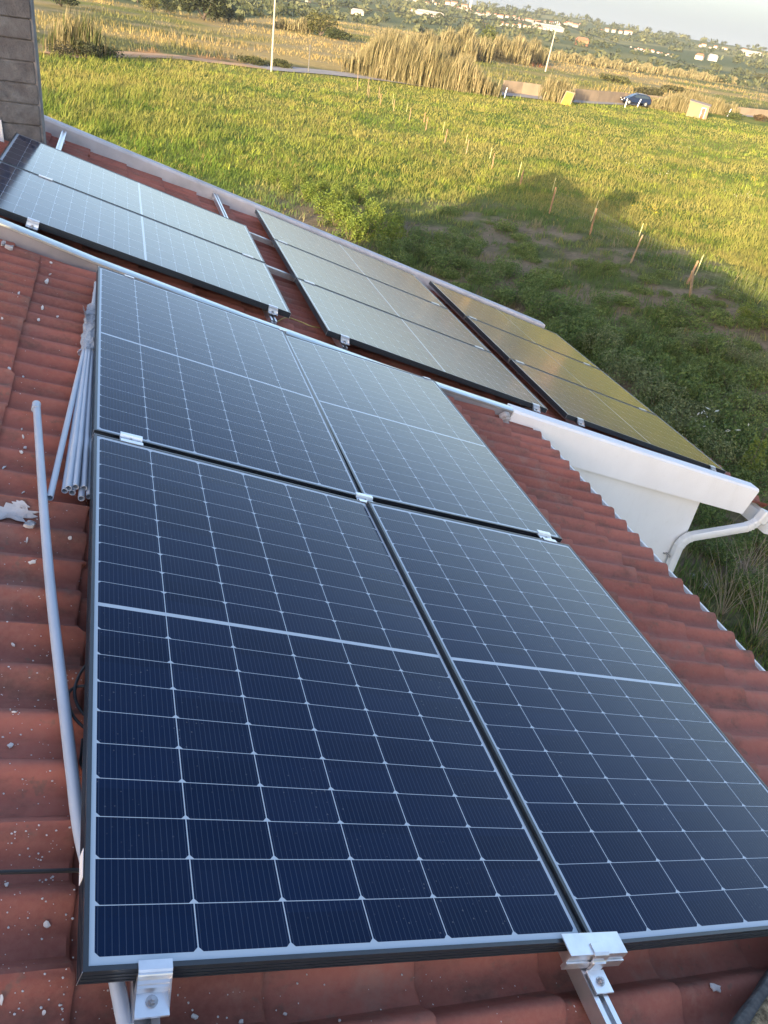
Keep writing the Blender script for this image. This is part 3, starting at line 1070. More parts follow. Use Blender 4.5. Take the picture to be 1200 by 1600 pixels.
chip(14, 802, 36, 12, .05, 'mortar_patch', 'mortar_pale', 'large patch of spilled grey mortar on the tiles at the left edge', 'mortar', None, .0022, 26, .38)
chip(34, 789, 12, 6, .3, 'mortar_patch', 'mortar_pale', 'irregular white mortar tongue just above the large spilled patch', 'mortar', None, .002, 18, .4)
chip(41, 803, 4, 9, .1, 'mortar_patch', 'mortar_pale', 'narrow white mortar drip beside the large spilled patch', 'mortar', None, .002, 12, .3)
chip(46, 821, 9, 4, .1, 'mortar_patch', 'mortar', 'grey mortar pebble at the tip of the large spilled patch', 'mortar', None, .010, 12, .3)
chip(14, 388, 7, 3, .2, 'mortar_patch', 'mortar', 'small mortar crumb under the flashing at the left edge', 'mortar', None, .012, 10, .3)
chip(5, 382, 4, 3, .2, 'mortar_patch', 'mortar', 'tiny mortar crumb at the picture edge under the flashing', 'mortar', None, .012, 10, .3)
flk = [(73, 440, 3, 4, .6), (80, 411, 2.5, 1.2, .6), (29, 460, 1.6, 4.5, .2), (66, 481, 2.6, 3, 0), (90, 495, 2, 1.4, 0), (60, 500, 2.4, 2, .3), (78, 429, 2, 1, -.4), (3, 498, 2, 1.6, 0),
       (14, 576, 3, 1.8, .5), (36, 589, 2, 1, .2), (36, 683, 1.6, 3, -.3), (39, 700, 2.6, 2, 0), (33, 707, 3, 2, .9), (6, 731, 4, 1.2, -.6), (36, 770, 3, 1, -.5), (109, 841, 3.5, 2.6, 0),
       (42, 845, 1.6, 4, .15), (50, 879, 6, 2.6, -.1), (20, 1008, 3.4, 1.6, .7), (16, 1165, 5, 3.4, -.2), (22, 1113, 4, 1.1, 0), (73, 1446, 5, 5.5, .2), (10, 1383, 3.5, 3.2, -.6), (2, 1563, 3, 7, 0), (68, 1583, 2.6, 3.6, .3),
       (445, 1585, 3, 2, .3), (530, 1595, 2.5, 2, 0), (304, 1589, 5, 4, 0), (376, 1597, 4, 4, 0), (34, 671, 1.4, 1.4, 0), (125, 418, 1.6, 1, 0)]
for (u, v, w, h, a) in flk:
    chip(u, v, w, h, a, label='pale fallen paint flake lying on the dirty terracotta tiles', group='paint flakes scattered on the tiles')
chip(1117, 1544, 10, 5, .45, 'tile_chip', 'mortar', 'grey chipped scar on the tile in front of the right panel', 'chip', None, .003, 12, .3)
# fine paint dust: too many to count
V = []; F = []; S = []
r = np.random.default_rng(11)
nrm = RY.to_3x3() @ Vector((0, 0, 1))
cnt = 0
while cnt < 430:
    if cnt < 260: u = r.uniform(0, 128); v = r.uniform(900, 1600)
    elif cnt < 370: u = r.uniform(0, 140); v = r.uniform(390, 900)
    else: u = r.uniform(140, 900); v = r.uniform(1520, 1600)
    if r.random() > .25 + .9 * vnoise(u / 35, v / 35, 4) ** 2: continue
    p = on_tile(u, v, .0012)
    s = .0009 + .0018 * r.random() ** 2.5
    b = len(V)
    for k in range(5):
        a = k * 1.2566 + r.uniform(0, .7)
        V.append(tuple(p + RY.to_3x3() @ Vector((s * math.cos(a), s * math.sin(a), 0))))
    V.append(tuple(p + nrm * s * .7))
    for k in range(5): F += [b + k, b + (k + 1) % 5, b + 5]; S.append(3)
    cnt += 1
tag(np_mesh('paint_specks', V, F, S, MT['flake']), 'white specks of paint dust sprinkled over the tiles', 'paint dust', kind='stuff')

# mottled slab cut off by the lower right corner
t = NT('mottled_stone')
n1 = t.noise(22, 6, .75); n2 = t.noise(9, 3)
base = t.mix(t.ramp(n1, [(.38, 0.0), (.6, 1.0)]), (.05, .036, .022), (.33, .26, .16))
base = t.mix(t.ramp(n2, [(.5, 0.0), (.7, 1.0)]), base, (.14, .10, .05))
t.set(base, .9, 0, .2); t.bump(n1, .8, .01)
MT['mott'] = t.m
sl = thing('stone_slab', 'mottled tan and brown slab with a dark rim, cut off by the lower right corner', 'stone slab', rp(1180, 1580, -.05))
mb = MB(rp(1180, 1580, -.05)); up = RY.to_3x3() @ Vector((0, 0, 1))
edge = [(1134, 1612), (1150, 1588), (1166, 1566), (1182, 1546), (1196, 1522), (1212, 1500), (1330, 1440), (1400, 1620), (1200, 1720), (1120, 1660)]
bot = [rp(u, v, -.05) - up * .03 for u, v in edge]
ins = [(1160, 1612), (1172, 1592), (1186, 1570), (1200, 1551), (1212, 1530), (1224, 1512), (1320, 1465), (1380, 1612), (1205, 1690), (1145, 1645)]
mb.hexa(bot, [p + up * .05 for p in bot])
mb.build('dark_rim', simple('dark_rim', (.035, .035, .037), (.10, .095, .09), 40, .8, 0, .4), sl, bevel=.01)
mb = MB(rp(1180, 1580, -.05))
mb.hexa([rp(u, v, -.05) + up * .012 for u, v in ins], [rp(u, v, -.05) + up * (.026 + random.uniform(-.002, .002)) for u, v in ins])
mb.build('mottled_face', MT['mott'], sl, bevel=.008)

# ------------------------------------------------------------------ terrain
TD = [0, 14, 40, 75, 108, 170, 300, 420, 700, 1400, 1900, 3200, 9000]
TZ = [-4.4, -4.4, -4.25, -4.1, -3.7, -3.0, -1.4, -.6, 11.5, 41, 45, 10, -40]


def terr(x, y):
    x = np.asarray(x, float); y = np.asarray(y, float)
    d = np.hypot(x, y)
    z = np.interp(d, TD, TZ)
    z = z + .9 * np.exp(-((x - 17.0) / 5.0) ** 2 - ((y - 14.0) / 11.0) ** 2)
    z = z + sstep(6, 20, d) * (fbm(x / 6, y / 6, 3, 3) - .5) * .28 * sstep(110, 75, d)
    z = z + sstep(120, 170, d) * (fbm(x / 40, y / 40, 9, 3) - .5) * .9 * sstep(420, 300, d)
    z = z + sstep(380, 700, d) * (fbm(x / 160, y / 160, 5, 4) - .5) * 9.0 * np.clip(d / 1200, 0, 1.2)
    return z


def gnd(u, v):
    r = ray(u, v)
    ts = np.geomspace(3, 6000, 5000)
    P = CAM + ts[:, None] * r
    h = P[:, 2] - terr(P[:, 0], P[:, 1]); i = int(np.argmax(h < 0))
    if h[i] >= 0: return None
    a, b = h[i - 1], h[i]
    q = ts[i - 1] + (ts[i] - ts[i - 1]) * a / (a - b)
    return Vector(CAM + q * r)


def azd(p): return math.atan2(p[0], p[1]), math.hypot(p[0], p[1])


# the road, followed from left to right
road_px = [(120, 92), (200, 91), (260, 92), (330, 99), (424, 111), (480, 115), (560, 123), (640, 133), (700, 141), (760, 148), (800, 151), (860, 158), (930, 163), (1000, 166), (1100, 176), (1200, 186)]
road_pts = [gnd(*p) for p in road_px]
RAZ = np.array([azd(p)[0] for p in road_pts]); RD = np.array([azd(p)[1] for p in road_pts])
o_ = np.argsort(RAZ); RAZ = RAZ[o_]; RD = RD[o_]


def road_d(az): return np.interp(az, RAZ, RD)


red_c = gnd(820, 101); bank_c = gnd(790, 93)


def bare_mask(x, y):
    """worn soil between the house and the fence"""
    m = .95 * sstep(.43, .58, .55 * fbm(x / 2.0, y / 2.0, 21, 3) + .45 * fbm(x / .7, y / .7, 23, 3))
    reg = sstep(19.0, 16.6, x) * sstep(31, 25, y) * sstep(7.5, 9.5, np.hypot(x, y))
    wall = sstep(10.5, 7.5, x) * sstep(9.0, 7.0, y) * .7
    return np.clip(np.maximum(m * reg, wall * sstep(.42, .55, fbm(x / 1.1, y / 1.1, 31, 3))), 0, 1)


def mixc(a, b, t): return a * (1 - t[:, None]) + b * t[:, None]


def field_end(az):
    return 175 + 190 * sstep(.10, .30, az)


def c3(*c): return np.array(c, float)[None, :]


def ground_col(x, y):
    d = np.hypot(x, y); az = np.arctan2(x, y)
    rd = road_d(az)
    n1 = fbm(x / 5, y / 5, 41, 4); n2 = fbm(x / 1.3, y / 1.3, 43, 3)
    col = mixc(c3(.12, .16, .024), c3(.22, .215, .045), sstep(.4, .65, n1))
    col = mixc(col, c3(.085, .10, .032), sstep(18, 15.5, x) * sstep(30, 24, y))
    col = mixc(col, mixc(c3(.15, .112, .07), c3(.24, .185, .12), n2), bare_mask(x, y))
    # beyond the road
    m1 = fbm(x / 22, y / 22, 51, 4); m2 = fbm(x / 60, y / 25, 53, 3); m3 = fbm(x / 4, y / 4, 57, 3)
    dry = mixc(c3(.17, .175, .04), c3(.37, .27, .10), sstep(.32, .56, m1))
    dry = mixc(dry, c3(.11, .115, .04), sstep(.55, .66, m2))
    dry = mixc(dry, c3(.30, .235, .13), sstep(.60, .72, m3) * .6)
    beyond = sstep(-1.0, 1.5, d - rd)
    col = mixc(col, dry, beyond)
    # orange verge of the road on the left and red tilled patch
    verge = beyond * sstep(6.5, 3.0, np.abs(d - rd - 2.5)) * sstep(.42, .55, fbm(x / 3, y / 3, 61, 3)) * sstep(.30, .10, az)
    col = mixc(col, c3(.36, .20, .09), np.clip(verge, 0, 1))
    for c_, rx, cc in ((bank_c, 13, c3(.34, .24, .13)), (red_c, 6.0, c3(.22, .075, .035))):
        aa = math.atan2(c_.x, c_.y); dd = math.hypot(c_.x, c_.y)
        q = ((az - aa) * dd / rx) ** 2 + ((d - dd) / (rx * 1.1)) ** 2
        col = mixc(col, cc, np.clip(sstep(1.2, .6, q + (m3 - .5) * .8), 0, 1))
    hill = sstep(-12, 12, d - field_end(az))
    hc = mixc(c3(.085, .105, .04), c3(.19, .18, .07), sstep(.45, .65, fbm(x / 90, y / 60, 71, 4)))
    col = mixc(col, hc, hill)
    return col


azs = np.radians(np.concatenate([np.arange(-180, -34, 6.0), np.arange(-34, 92, .30), np.arange(92, 180.1, 6.0)]))
ds = np.concatenate([[0.0], np.geomspace(1.5, 8, 14)[:-1], np.geomspace(8, 90, 190)[:-1], np.geomspace(90, 400, 80)[:-1], np.geomspace(400, 9000, 90)])
AZ, DD = np.meshgrid(azs, ds, indexing='ij')
X = (np.sin(AZ) * DD).ravel(); Y = (np.cos(AZ) * DD).ravel()
Z = terr(X, Y)
na, nd = AZ.shape
idx = np.arange(na * nd).reshape(na, nd)
q = np.stack([idx[:-1, :-1], idx[:-1, 1:], idx[1:, 1:], idx[1:, :-1]], -1).reshape(-1, 4)
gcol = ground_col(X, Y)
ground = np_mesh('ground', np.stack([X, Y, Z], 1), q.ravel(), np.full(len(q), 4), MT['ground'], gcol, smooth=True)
tag(ground, 'rolling ground of green field, dry scrub and far hillside', 'ground', kind='structure')

# road strip laid on the ground
def ribbon(name, pts, w0, w1, lift, mat, label, cat):
    pts = smooth_path(pts, 8); V = []; F = []; S = []
    for i, p in enumerate(pts):
        t_ = (pts[min(i + 1, len(pts) - 1)] - pts[max(i - 1, 0)]); t_.z = 0; t_.normalize(); s = Vector((t_.y, -t_.x, 0))
        rad = Vector((p.x, p.y, 0)).normalized()
        if s.dot(rad) < 0: s = -s
        for k in range(5):
            o = w0 + (w1 - w0) * k / 4
            a = p + s * o
            V.append((a.x, a.y, float(terr(a.x, a.y)) + lift))
    for i in range(len(pts) - 1):
        for k in range(4): F += [i * 5 + k, i * 5 + k + 1, i * 5 + k + 6, i * 5 + k + 5]; S.append(4)
    return tag(np_mesh(name, V, F, S, mat, smooth=True), label, cat, kind='structure')


MT['asphalt'] = simple('pale_asphalt', (.30, .27, .25), (.23, .21, .20), 1.2, .9)
MT['dirt'] = simple('dirt_track', (.38, .205, .095), (.42, .28, .16), 1.5, .95)
rp_ = [p for p in road_pts]
ribbon('road', rp_[4:], 0, 4.4, .07, MT['asphalt'], 'pale narrow road running past the far side of the field', 'road')
ribbon('track', rp_[:5], 0, 3.2, .06, MT['dirt'], 'orange dirt track at the left end of the road', 'track')

# ------------------------------------------------------------------ grass (one mass)
def blades(P, H, Wd, col, lean_amt, name, mat, label, cat, kind='stuff', dirn=None, parent=None, off=None):
    n = len(P)
    r = np.random.default_rng(len(P))
    a = r.uniform(0, 2 * np.pi, n)
    wx, wy = np.cos(a) * Wd / 2, np.sin(a) * Wd / 2
    la = r.uniform(0, 2 * np.pi, n) if dirn is None else dirn + r.normal(0, .7, n)
    lm = H * lean_amt * (.3 + r.random(n))
    lx, ly = np.cos(la) * lm, np.sin(la) * lm
    V = np.empty((n, 5, 3), np.float32)
    V[:, 0] = np.stack([P[:, 0] - wx, P[:, 1] - wy, P[:, 2] - .03], 1)
    V[:, 1] = np.stack([P[:, 0] + wx, P[:, 1] + wy, P[:, 2] - .03], 1)
    mz = P[:, 2] + H * .6
    V[:, 2] = np.stack([P[:, 0] + lx * .4 + wx * .75, P[:, 1] + ly * .4 + wy * .75, mz], 1)
    V[:, 3] = np.stack([P[:, 0] + lx * .4 - wx * .75, P[:, 1] + ly * .4 - wy * .75, mz], 1)
    V[:, 4] = np.stack([P[:, 0] + lx, P[:, 1] + ly, P[:, 2] + H], 1)
    b = np.arange(n)[:, None] * 5
    F = np.concatenate([b + np.array([[0, 1, 2, 3]]), b + np.array([[3, 2, 4]])], 1)
    sizes = np.tile([4, 3], n)
    C = np.repeat(col[:, None, :], 5, 1).astype(np.float32)
    V = V.reshape(-1, 3)
    if off is not None: V = V - np.array(off, np.float32)
    o = np_mesh(name, V, F.ravel(), sizes, mat, C.reshape(-1, 3), parent)
    if label: tag(o, label, cat, kind=kind)
    return o


r = np.random.default_rng(99)
def scatter(n, d0, d1, a0, a1):
    az = r.uniform(math.radians(a0), math.radians(a1), n); d = np.exp(r.uniform(math.log(d0), math.log(d1), n))
    return np.sin(az) * d, np.cos(az) * d, d, az


def house_clear(x, y):
    return ((x > 4.75) | (y > 7.5)) & ~((x < 4.9) & (y < 7.7))


x, y, d, az = scatter(520000, 7, 124, -24, 78)
rd = road_d(az)
keep = (d < rd - .6) & house_clear(x, y)
clump = fbm(x / .55, y / .55, 81, 2)
bare = bare_mask(x, y)
keep &= r.random(len(x)) > bare * 1.12 - sstep(.55, .7, clump) * .5
keep &= (clump > .36 + .05 * r.random(len(x))) | (d > 30)
x, y, d, az, clump, bare = [k[keep] for k in (x, y, d, az, clump, bare)]
nb1 = fbm(x / 3.2, y / 3.2, 83, 3); nb2 = fbm(x / 9, y / 9, 85, 3); nb3 = fbm(x / 1.1, y / 1.1, 87, 2)
H = (.06 + .12 * nb1 + .13 * sstep(.5, .75, clump)) * (1 - .5 * bare)
# rank grass along the far left and the road, low turf by the house
H *= 1 + 1.1 * sstep(.22, -.05, az) * sstep(25, 45, d)
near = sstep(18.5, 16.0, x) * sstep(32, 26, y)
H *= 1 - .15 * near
Wd = .009 + .00056 * d
tone = np.clip(.5 + 1.9 * (nb2 - .5) + 1.6 * (nb3 - .5) + 1.3 * (nb1 - .5) + r.normal(0, .16, len(x)), 0, 1)
colg = mixc(c3(.09, .145, .017), c3(.25, .238, .052), tone)
lush = sstep(.46, .22, az) * sstep(60, 30, d)
colg = mixc(colg, c3(.15, .225, .022), .25 * lush)
yel = sstep(.46, .64, fbm(x / 6, y / 4, 89, 3)) * (1 - near)
colg = mixc(colg, c3(.27, .235, .065), yel * .8 * (1 - .7 * lush))
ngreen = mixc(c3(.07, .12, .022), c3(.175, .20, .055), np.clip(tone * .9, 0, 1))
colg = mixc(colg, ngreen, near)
straw = (r.random(len(x)) < .06 + .25 * bare)
colg[straw] = np.array([.26, .22, .06]) * r.uniform(.7, 1.1, (straw.sum(), 1))
colg *= r.uniform(.78, 1.22, (len(x), 1))
P = np.stack([x, y, terr(x, y)], 1)
HH = H * r.uniform(.6, 1.3, len(x))
# taller weed tufts scattered through the turf
tx, ty, td, ta = scatter(9500, 8, 118, -24, 78)
kk = (td < road_d(ta) - 1.5) & house_clear(tx, ty) & (fbm(tx / 4, ty / 4, 101, 3) + .25 * r.random(len(tx)) > .55)
tx, ty, td = tx[kk], ty[kk], td[kk]
nb_ = 14
sp_ = .07 + .003 * td
bx_ = np.repeat(tx, nb_) + r.normal(0, 1, len(tx) * nb_) * np.repeat(sp_, nb_); by_ = np.repeat(ty, nb_) + r.normal(0, 1, len(tx) * nb_) * np.repeat(sp_, nb_)
nearT = sstep(18.5, 16.0, tx) * sstep(32, 26, ty)
kind_ = r.random(len(tx))
tc_ = np.where(kind_[:, None] < .45, np.array([[.25, .28, .04]]), np.where(kind_[:, None] < .75, np.array([[.085, .125, .022]]), np.array([[.27, .235, .065]]))) * r.uniform(.75, 1.2, (len(tx), 1))
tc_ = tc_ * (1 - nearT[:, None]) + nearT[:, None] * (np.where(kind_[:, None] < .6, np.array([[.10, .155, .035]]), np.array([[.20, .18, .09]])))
th_ = np.repeat((.15 + .0016 * td) * r.uniform(.6, 1.5, len(tx)), nb_) * r.uniform(.5, 1.2, len(tx) * nb_)
P = np.concatenate([P, np.stack([bx_, by_, terr(bx_, by_)], 1)]); HH = np.concatenate([HH, th_])
Wd = np.concatenate([Wd, np.repeat(.010 + .0005 * td, nb_)]); colg = np.concatenate([colg, np.repeat(tc_, nb_, 0) * r.uniform(.8, 1.2, (len(bx_), 1))])
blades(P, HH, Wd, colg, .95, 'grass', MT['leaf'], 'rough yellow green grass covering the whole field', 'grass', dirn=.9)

# dry grass and low scrub beyond the road
x, y, d, az = scatter(90000, 70, 360, -24, 76)
rd = road_d(az)
keep = (d > rd + 6) & (d < field_end(az))
x, y, d, az = x[keep], y[keep], d[keep], az[keep]
gc = ground_col(x, y)
dens = fbm(x / 7, y / 7, 91, 3)
keep = dens > .42
x, y, d, gc, dens = x[keep], y[keep], d[keep], gc[keep], dens[keep]
P = np.stack([x, y, terr(x, y)], 1)
blades(P, (.15 + .9 * (dens - .42) * 2) * r.uniform(.5, 1.3, len(x)), (.022 + .00055 * d), gc * r.uniform(.6, 1.15, (len(x), 1)), .5, 'dry_grass', MT['leaf'], 'dry straw coloured grass and scrub beyond the road', 'dry grass')

# ------------------------------------------------------------------ leafy plants
def leaf_quads(P, size, nrm_out, r, flat=.5):
    """quads of leaf size at P, turned at random but leaning outwards"""
    n = len(P)
    nv = nrm_out * flat + r.normal(0, .6, (n, 3)); nv /= np.linalg.norm(nv, axis=1)[:, None] + 1e-9
    t = np.cross(nv, r.normal(0, 1, (n, 3))); t /= np.linalg.norm(t, axis=1)[:, None] + 1e-9
    b = np.cross(nv, t)
    s = size[:, None] if hasattr(size, '__len__') else size
    V = np.stack([P - t * s, P - b * s * .45, P + t * s, P + b * s * .45], 1)
    return V


def crown(name, r, n, rx, rz, zc, size, c1, c2, mat='leaf', parent=None, lobes=7, vary=.35):
    """leaves gathered in clumps through an uneven crown"""
    L = []; N = []; Cc = []
    cs = []
    for k in range(lobes):
        a = r.uniform(0, 2 * np.pi); e = r.uniform(-.35, .95)
        rr = r.uniform(.25, .75)
        cs.append((np.array([math.cos(a) * rr * rx, math.sin(a) * rr * rx, zc + e * rz * .6]), r.uniform(.32, .58), r.uniform(-.3, .3)))
    for c_, q, tn in cs:
        m = int(n / lobes * (q / .45) ** 2)
        dd = r.normal(0, 1, (m, 3)); dd /= np.linalg.norm(dd, axis=1)[:, None]
        rad = r.uniform(.45, 1.08, m)[:, None] ** .6
        p = c_ + dd * rad * np.array([q * rx, q * rx, q * rz])
        L.append(p); N.append(dd)
        tt = np.clip(.5 + tn + r.normal(0, .25, m), 0, 1)
        Cc.append(np.array(c1) * (1 - tt[:, None]) + np.array(c2) * tt[:, None])
    P = np.concatenate(L); N = np.concatenate(N); Cc = np.concatenate(Cc)
    k = P[:, 2] > .02
    P, N, Cc = P[k], N[k], Cc[k]
    Cc = Cc * r.uniform(1 - vary, 1 + vary, (len(P), 1))
    V = leaf_quads(P, size * r.uniform(.6, 1.3, len(P)), N, r)
    F = np.arange(len(P) * 4)
    return np_mesh(name, V.reshape(-1, 3), F, np.full(len(P), 4), MT[mat], np.repeat(Cc, 4, 0), parent)


def shrub_proto(seed, rx, rz, n, size, c1, c2, label):
    r = np.random.default_rng(seed)
    root = thing('shrub', label, 'shrub', group='weedy shrubs beside the house')
    crown('foliage', r, n, rx, rz, rz * .45, size, c1, c2, parent=root, lobes=9)
    mb = MB()
    for k in range(7):
        a = r.uniform(0, 6.28); q = r.uniform(.3, .8) * rx
        mb.tube([(0, 0, -.05), (math.cos(a) * q * .5, math.sin(a) * q * .5, rz * .4), (math.cos(a) * q, math.sin(a) * q, rz * r.uniform(.7, 1.1))], .008, 4, r2=.003)
    mb.build('stem', MT['twig'], root)
    return root


MT['twig'] = simple('twig', (.16, .12, .08), (.10, .08, .05), 20, .9)
L_sun = 'bushy yellow green weed in the sunlit strip behind the far coping'
L_sh = 'dark green leafy shrub in the shade between house and fence'
L_low = 'low spreading weed tuft on the worn soil'
L_grey = 'grey green bushy weed beside the corner of the roof'
protos = {
    'a': shrub_proto(1, .62, .62, 1500, .040, (.10, .155, .025), (.21, .245, .045), L_sun),
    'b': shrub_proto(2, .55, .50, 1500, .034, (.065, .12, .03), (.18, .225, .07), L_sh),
    'c': shrub_proto(3, .48, .26, 800, .034, (.085, .14, .03), (.19, .23, .07), L_low),
    'd': shrub_proto(4, .60, .55, 1500, .030, (.10, .14, .05), (.22, .24, .105), L_grey)}
used = set()


def place(k, u, v, s, zs=1.0):
    g = gnd(u, v)
    o = protos[k] if k not in used else copy_tree(protos[k])
    used.add(k)
    o.location = (g.x, g.y, g.z - .02)
    o.rotation_euler = (0, 0, random.uniform(0, 6.28))
    s *= .82
    o.scale = (s * random.uniform(.85, 1.2), s * random.uniform(.85, 1.2), s * zs * random.uniform(.85, 1.2))
    return o


for (u, v, s) in ((452, 300, .9), (475, 312, 1.0), (505, 330, 1.1), (530, 322, .9), (548, 352, 1.15), (572, 372, 1.1), (585, 345, .9), (522, 352, 1.1), (560, 318, .8), (498, 305, .8), (600, 385, 1.1), (430, 288, .7), (470, 285, .6), (545, 375, 1.1), (612, 358, .8), (1192, 515, .9), (1165, 500, .6)):
    place('a', u, v, s)
for (u, v, s) in ((640, 400, 1.1), (672, 405, 1.2), (700, 385, 1.0), (725, 400, 1.0), (655, 378, .9), (690, 422, 1.1), (735, 425, .9), (790, 430, 1.0), (830, 465, 1.0), (775, 470, .9), (850, 498, 1.1), (890, 520, 1.1), (920, 540, 1.2), (870, 490, .9), (945, 545, 1.0), (905, 500, .9), (960, 575, 1.1), (1000, 590, 1.1), (1040, 620, 1.2), (1010, 560, .9),
                  (985, 525, .8), (1060, 500, .9), (940, 480, .9), (1110, 560, 1.0), (1085, 590, .9), (1140, 610, .9), (1080, 640, 1.1), (1120, 655, 1.1), (1100, 700, 1.0), (1165, 720, 1.0), (1180, 640, .9), (1050, 560, .8), (1150, 690, .9), (1185, 760, .9), (1130, 760, .8), (1110, 780, .7), (1185, 690, .9),
                  (1090, 860, .6), (1130, 880, .7), (1180, 860, .7), (1160, 920, .6), (1190, 940, .6), (1100, 815, .7), (1165, 800, .7), (620, 415, 1.0), (610, 400, .9), (760, 445, .9), (805, 480, 1.0), (880, 545, 1.0)):
    place('b', u, v, s)
for i in range(90):
    u = random.uniform(690, 1190); v = 325 + (u - 690) * .30 + random.uniform(0, 160)
    g = gnd(u, v)
    if g.x > 17.2 or g.x < 4.9: continue
    place('c', u, v, random.uniform(.5, 1.1))
for (u, v, s) in ((930, 560, 1.1), (965, 600, 1.2), (1060, 680, 1.1), (1020, 640, 1.1), (1085, 665, 1.0), (1125, 730, 1.0), (1000, 615, 1.0), (1150, 570, .9), (1075, 545, .8), (1195, 590, .8), (1160, 640, .8)):
    place('d', u, v, s)
# upright yellow weed by the eave corner
r = np.random.default_rng(21)
g = gnd(1160, 752)
wd = thing('weed', 'upright feathery yellow green weed beside the corner of the tan panels', 'weed', g)
n = 500
zz = r.uniform(.1, 1.0, n); a = r.uniform(0, 6.28, n); rr = .10 + .26 * (1 - zz) * r.random(n)
Pp = np.stack([np.cos(a) * rr, np.sin(a) * rr, zz * 1.0], 1)
Pp *= .8
V = leaf_quads(Pp, np.full(n, .03), np.tile([0, 0, 1.0], (n, 1)), r, .2)
np_mesh('foliage', V.reshape(-1, 3), np.arange(n * 4), np.full(n, 4), MT['leaf'], np.repeat(np.array([[.14, .18, .03]]) * r.uniform(.7, 1.2, (n, 1)), 4, 0), wd)
mb = MB(); mb.tube([(0, 0, -.05), (.02, 0, .95)], .01, 5, r2=.004); mb.build('stem', MT['twig'], wd)
# dry twigs by the near eave
for i, (u, v, lab) in enumerate(((1128, 960, 'bare dry twigs standing near the wall beside the near eave'), (1180, 1000, 'bare dry twigs at the right edge below the near eave'), (1160, 905, 'bare dry twigs between green tufts right of the downpipe'))):
    g = gnd(u, v)
    tw = thing('dry_twigs', lab, 'twigs', g)
    mb = MB()
    for k in range(16):
        a = random.uniform(0, 6.28); q = random.uniform(.15, .6); h = random.uniform(.4, 1.1)
        p1 = Vector((math.cos(a) * q * .4, math.sin(a) * q * .4, h * .5)); p2 = Vector((math.cos(a) * q, math.sin(a) * q, h))
        mb.tube([(0, 0, -.03), p1, p2], .0035, 4, r2=.0015)
        mb.tube([p1, p1 + Vector((random.uniform(-.2, .2), random.uniform(-.2, .2), .25))], .002, 4, r2=.001)
    mb.build('stems', simple('dry_stem', (.34, .29, .22), (.22, .18, .13), 20, .9), tw)
# flowers: too many to count
def flowers(name, spots, col, label):
    V = []; n = 0
    r = np.random.default_rng(len(spots))
    for (u, v, m, sp) in spots:
        g = gnd(u, v)
        for k in range(m):
            x_, y_ = g.x + r.normal(0, sp), g.y + r.normal(0, sp * 1.3)
            V.append((x_, y_, float(terr(x_, y_)) + r.uniform(.35, .6)))
    V = np.array(V)
    Q = leaf_quads(V, np.full(len(V), .05) * r.uniform(.6, 1.2, len(V)), np.tile([0, 0, 1.0], (len(V), 1)), r, 1.5)
    np_m = np_mesh(name, Q.reshape(-1, 3), np.arange(len(V) * 4), np.full(len(V), 4), MT['leaf'], np.tile(np.array([col]), (len(V) * 4, 1)))
    tag(np_m, label, 'flowers', kind='stuff')


flowers('yellow_flowers', [(1015, 346, 26, .18), (1000, 342, 10, .2), (978, 341, 6, .15), (1172, 291, 22, .25), (1130, 262, 10, .4), (700, 165, 30, 2.0), (745, 183, 30, 2.0), (910, 190, 25, 2.2), (1080, 285, 10, .5), (840, 205, 16, 1.0)], (.62, .42, .02), 'little yellow wild flowers dotted through the field')
flowers('white_flowers', [(1090, 690, 16, .2), (1015, 280, 30, .6), (1155, 320, 30, .7), (1075, 240, 20, .9)], (.55, .55, .45), 'pale seed heads dotted through the field')

MT['stone'] = simple('field_stone_grey', (.30, .27, .24), (.20, .18, .16), 20, .9, 0, .4)
# stones in the worn soil
for i, (u, v, s) in enumerate(((1082, 900, .10), (1155, 941, .09), (1187, 948, .08), (1100, 915, .13), (1120, 865, .10), (1150, 875, .12), (1140, 870, .08), (1195, 960, .12))):
    g = gnd(u, v)
    bm = bmesh.new(); bmesh.ops.create_icosphere(bm, subdivisions=2, radius=s * .62)
    for q in bm.verts:
        q.co *= random.uniform(.8, 1.2); q.co.z *= .5
    me = bpy.data.meshes.new('stone'); bm.to_mesh(me); bm.free(); me.materials.append(MT['stone'])
    o = bpy.data.objects.new('stone', me); COL.objects.link(o); o.location = g
    tag(o, 'pale stone half sunk in the ground below the eaves', 'stone', 'stones on the ground below the eaves')

# ------------------------------------------------------------------ fence posts
MT['post'] = simple('weathered_wood', (.34, .24, .14), (.22, .15, .09), 12, .9, 0, .4)
MT['post_red'] = simple('reddish_wood', (.34, .20, .11), (.24, .145, .08), 12, .9, 0, .4)
MT['cane'] = simple('yellow_cane', (.50, .47, .22), (.40, .36, .16), 15, .7)
posts = [(558, 141, 116, 'w'), (573.5, 149, 127, 'w'), (576, 153, 137, 'w'), (592, 153, 139, 'w'), (594, 165, 150, 'r'), (613, 163, 150, 'c'), (615, 174, 159, 'w'), (635, 175, 163, 'c'), (639, 191, 172, 'w'),
         (662, 193, 179, 'r'), (665, 204, 187, 'r'), (692, 209, 194, 'c'), (694, 226, 206, 'r'), (727, 226, 213, 'c'), (728, 241, 222, 'w'), (765, 248, 233, 'c'), (768, 266, 244, 'r'), (809, 279, 257, 'c'), (812, 290, 270, 'r'), (862, 302, 282, 'c'), (858, 334, 298, 'r'), (921, 350, 317, 'c'), (921, 368, 331, 'r'), (996, 377, 353, 'c'), (984, 411, 371, 'w'), (1085, 430, 402, 'c'), (1072, 444, 412, 'r'), (1197, 500, 473, 'r')]
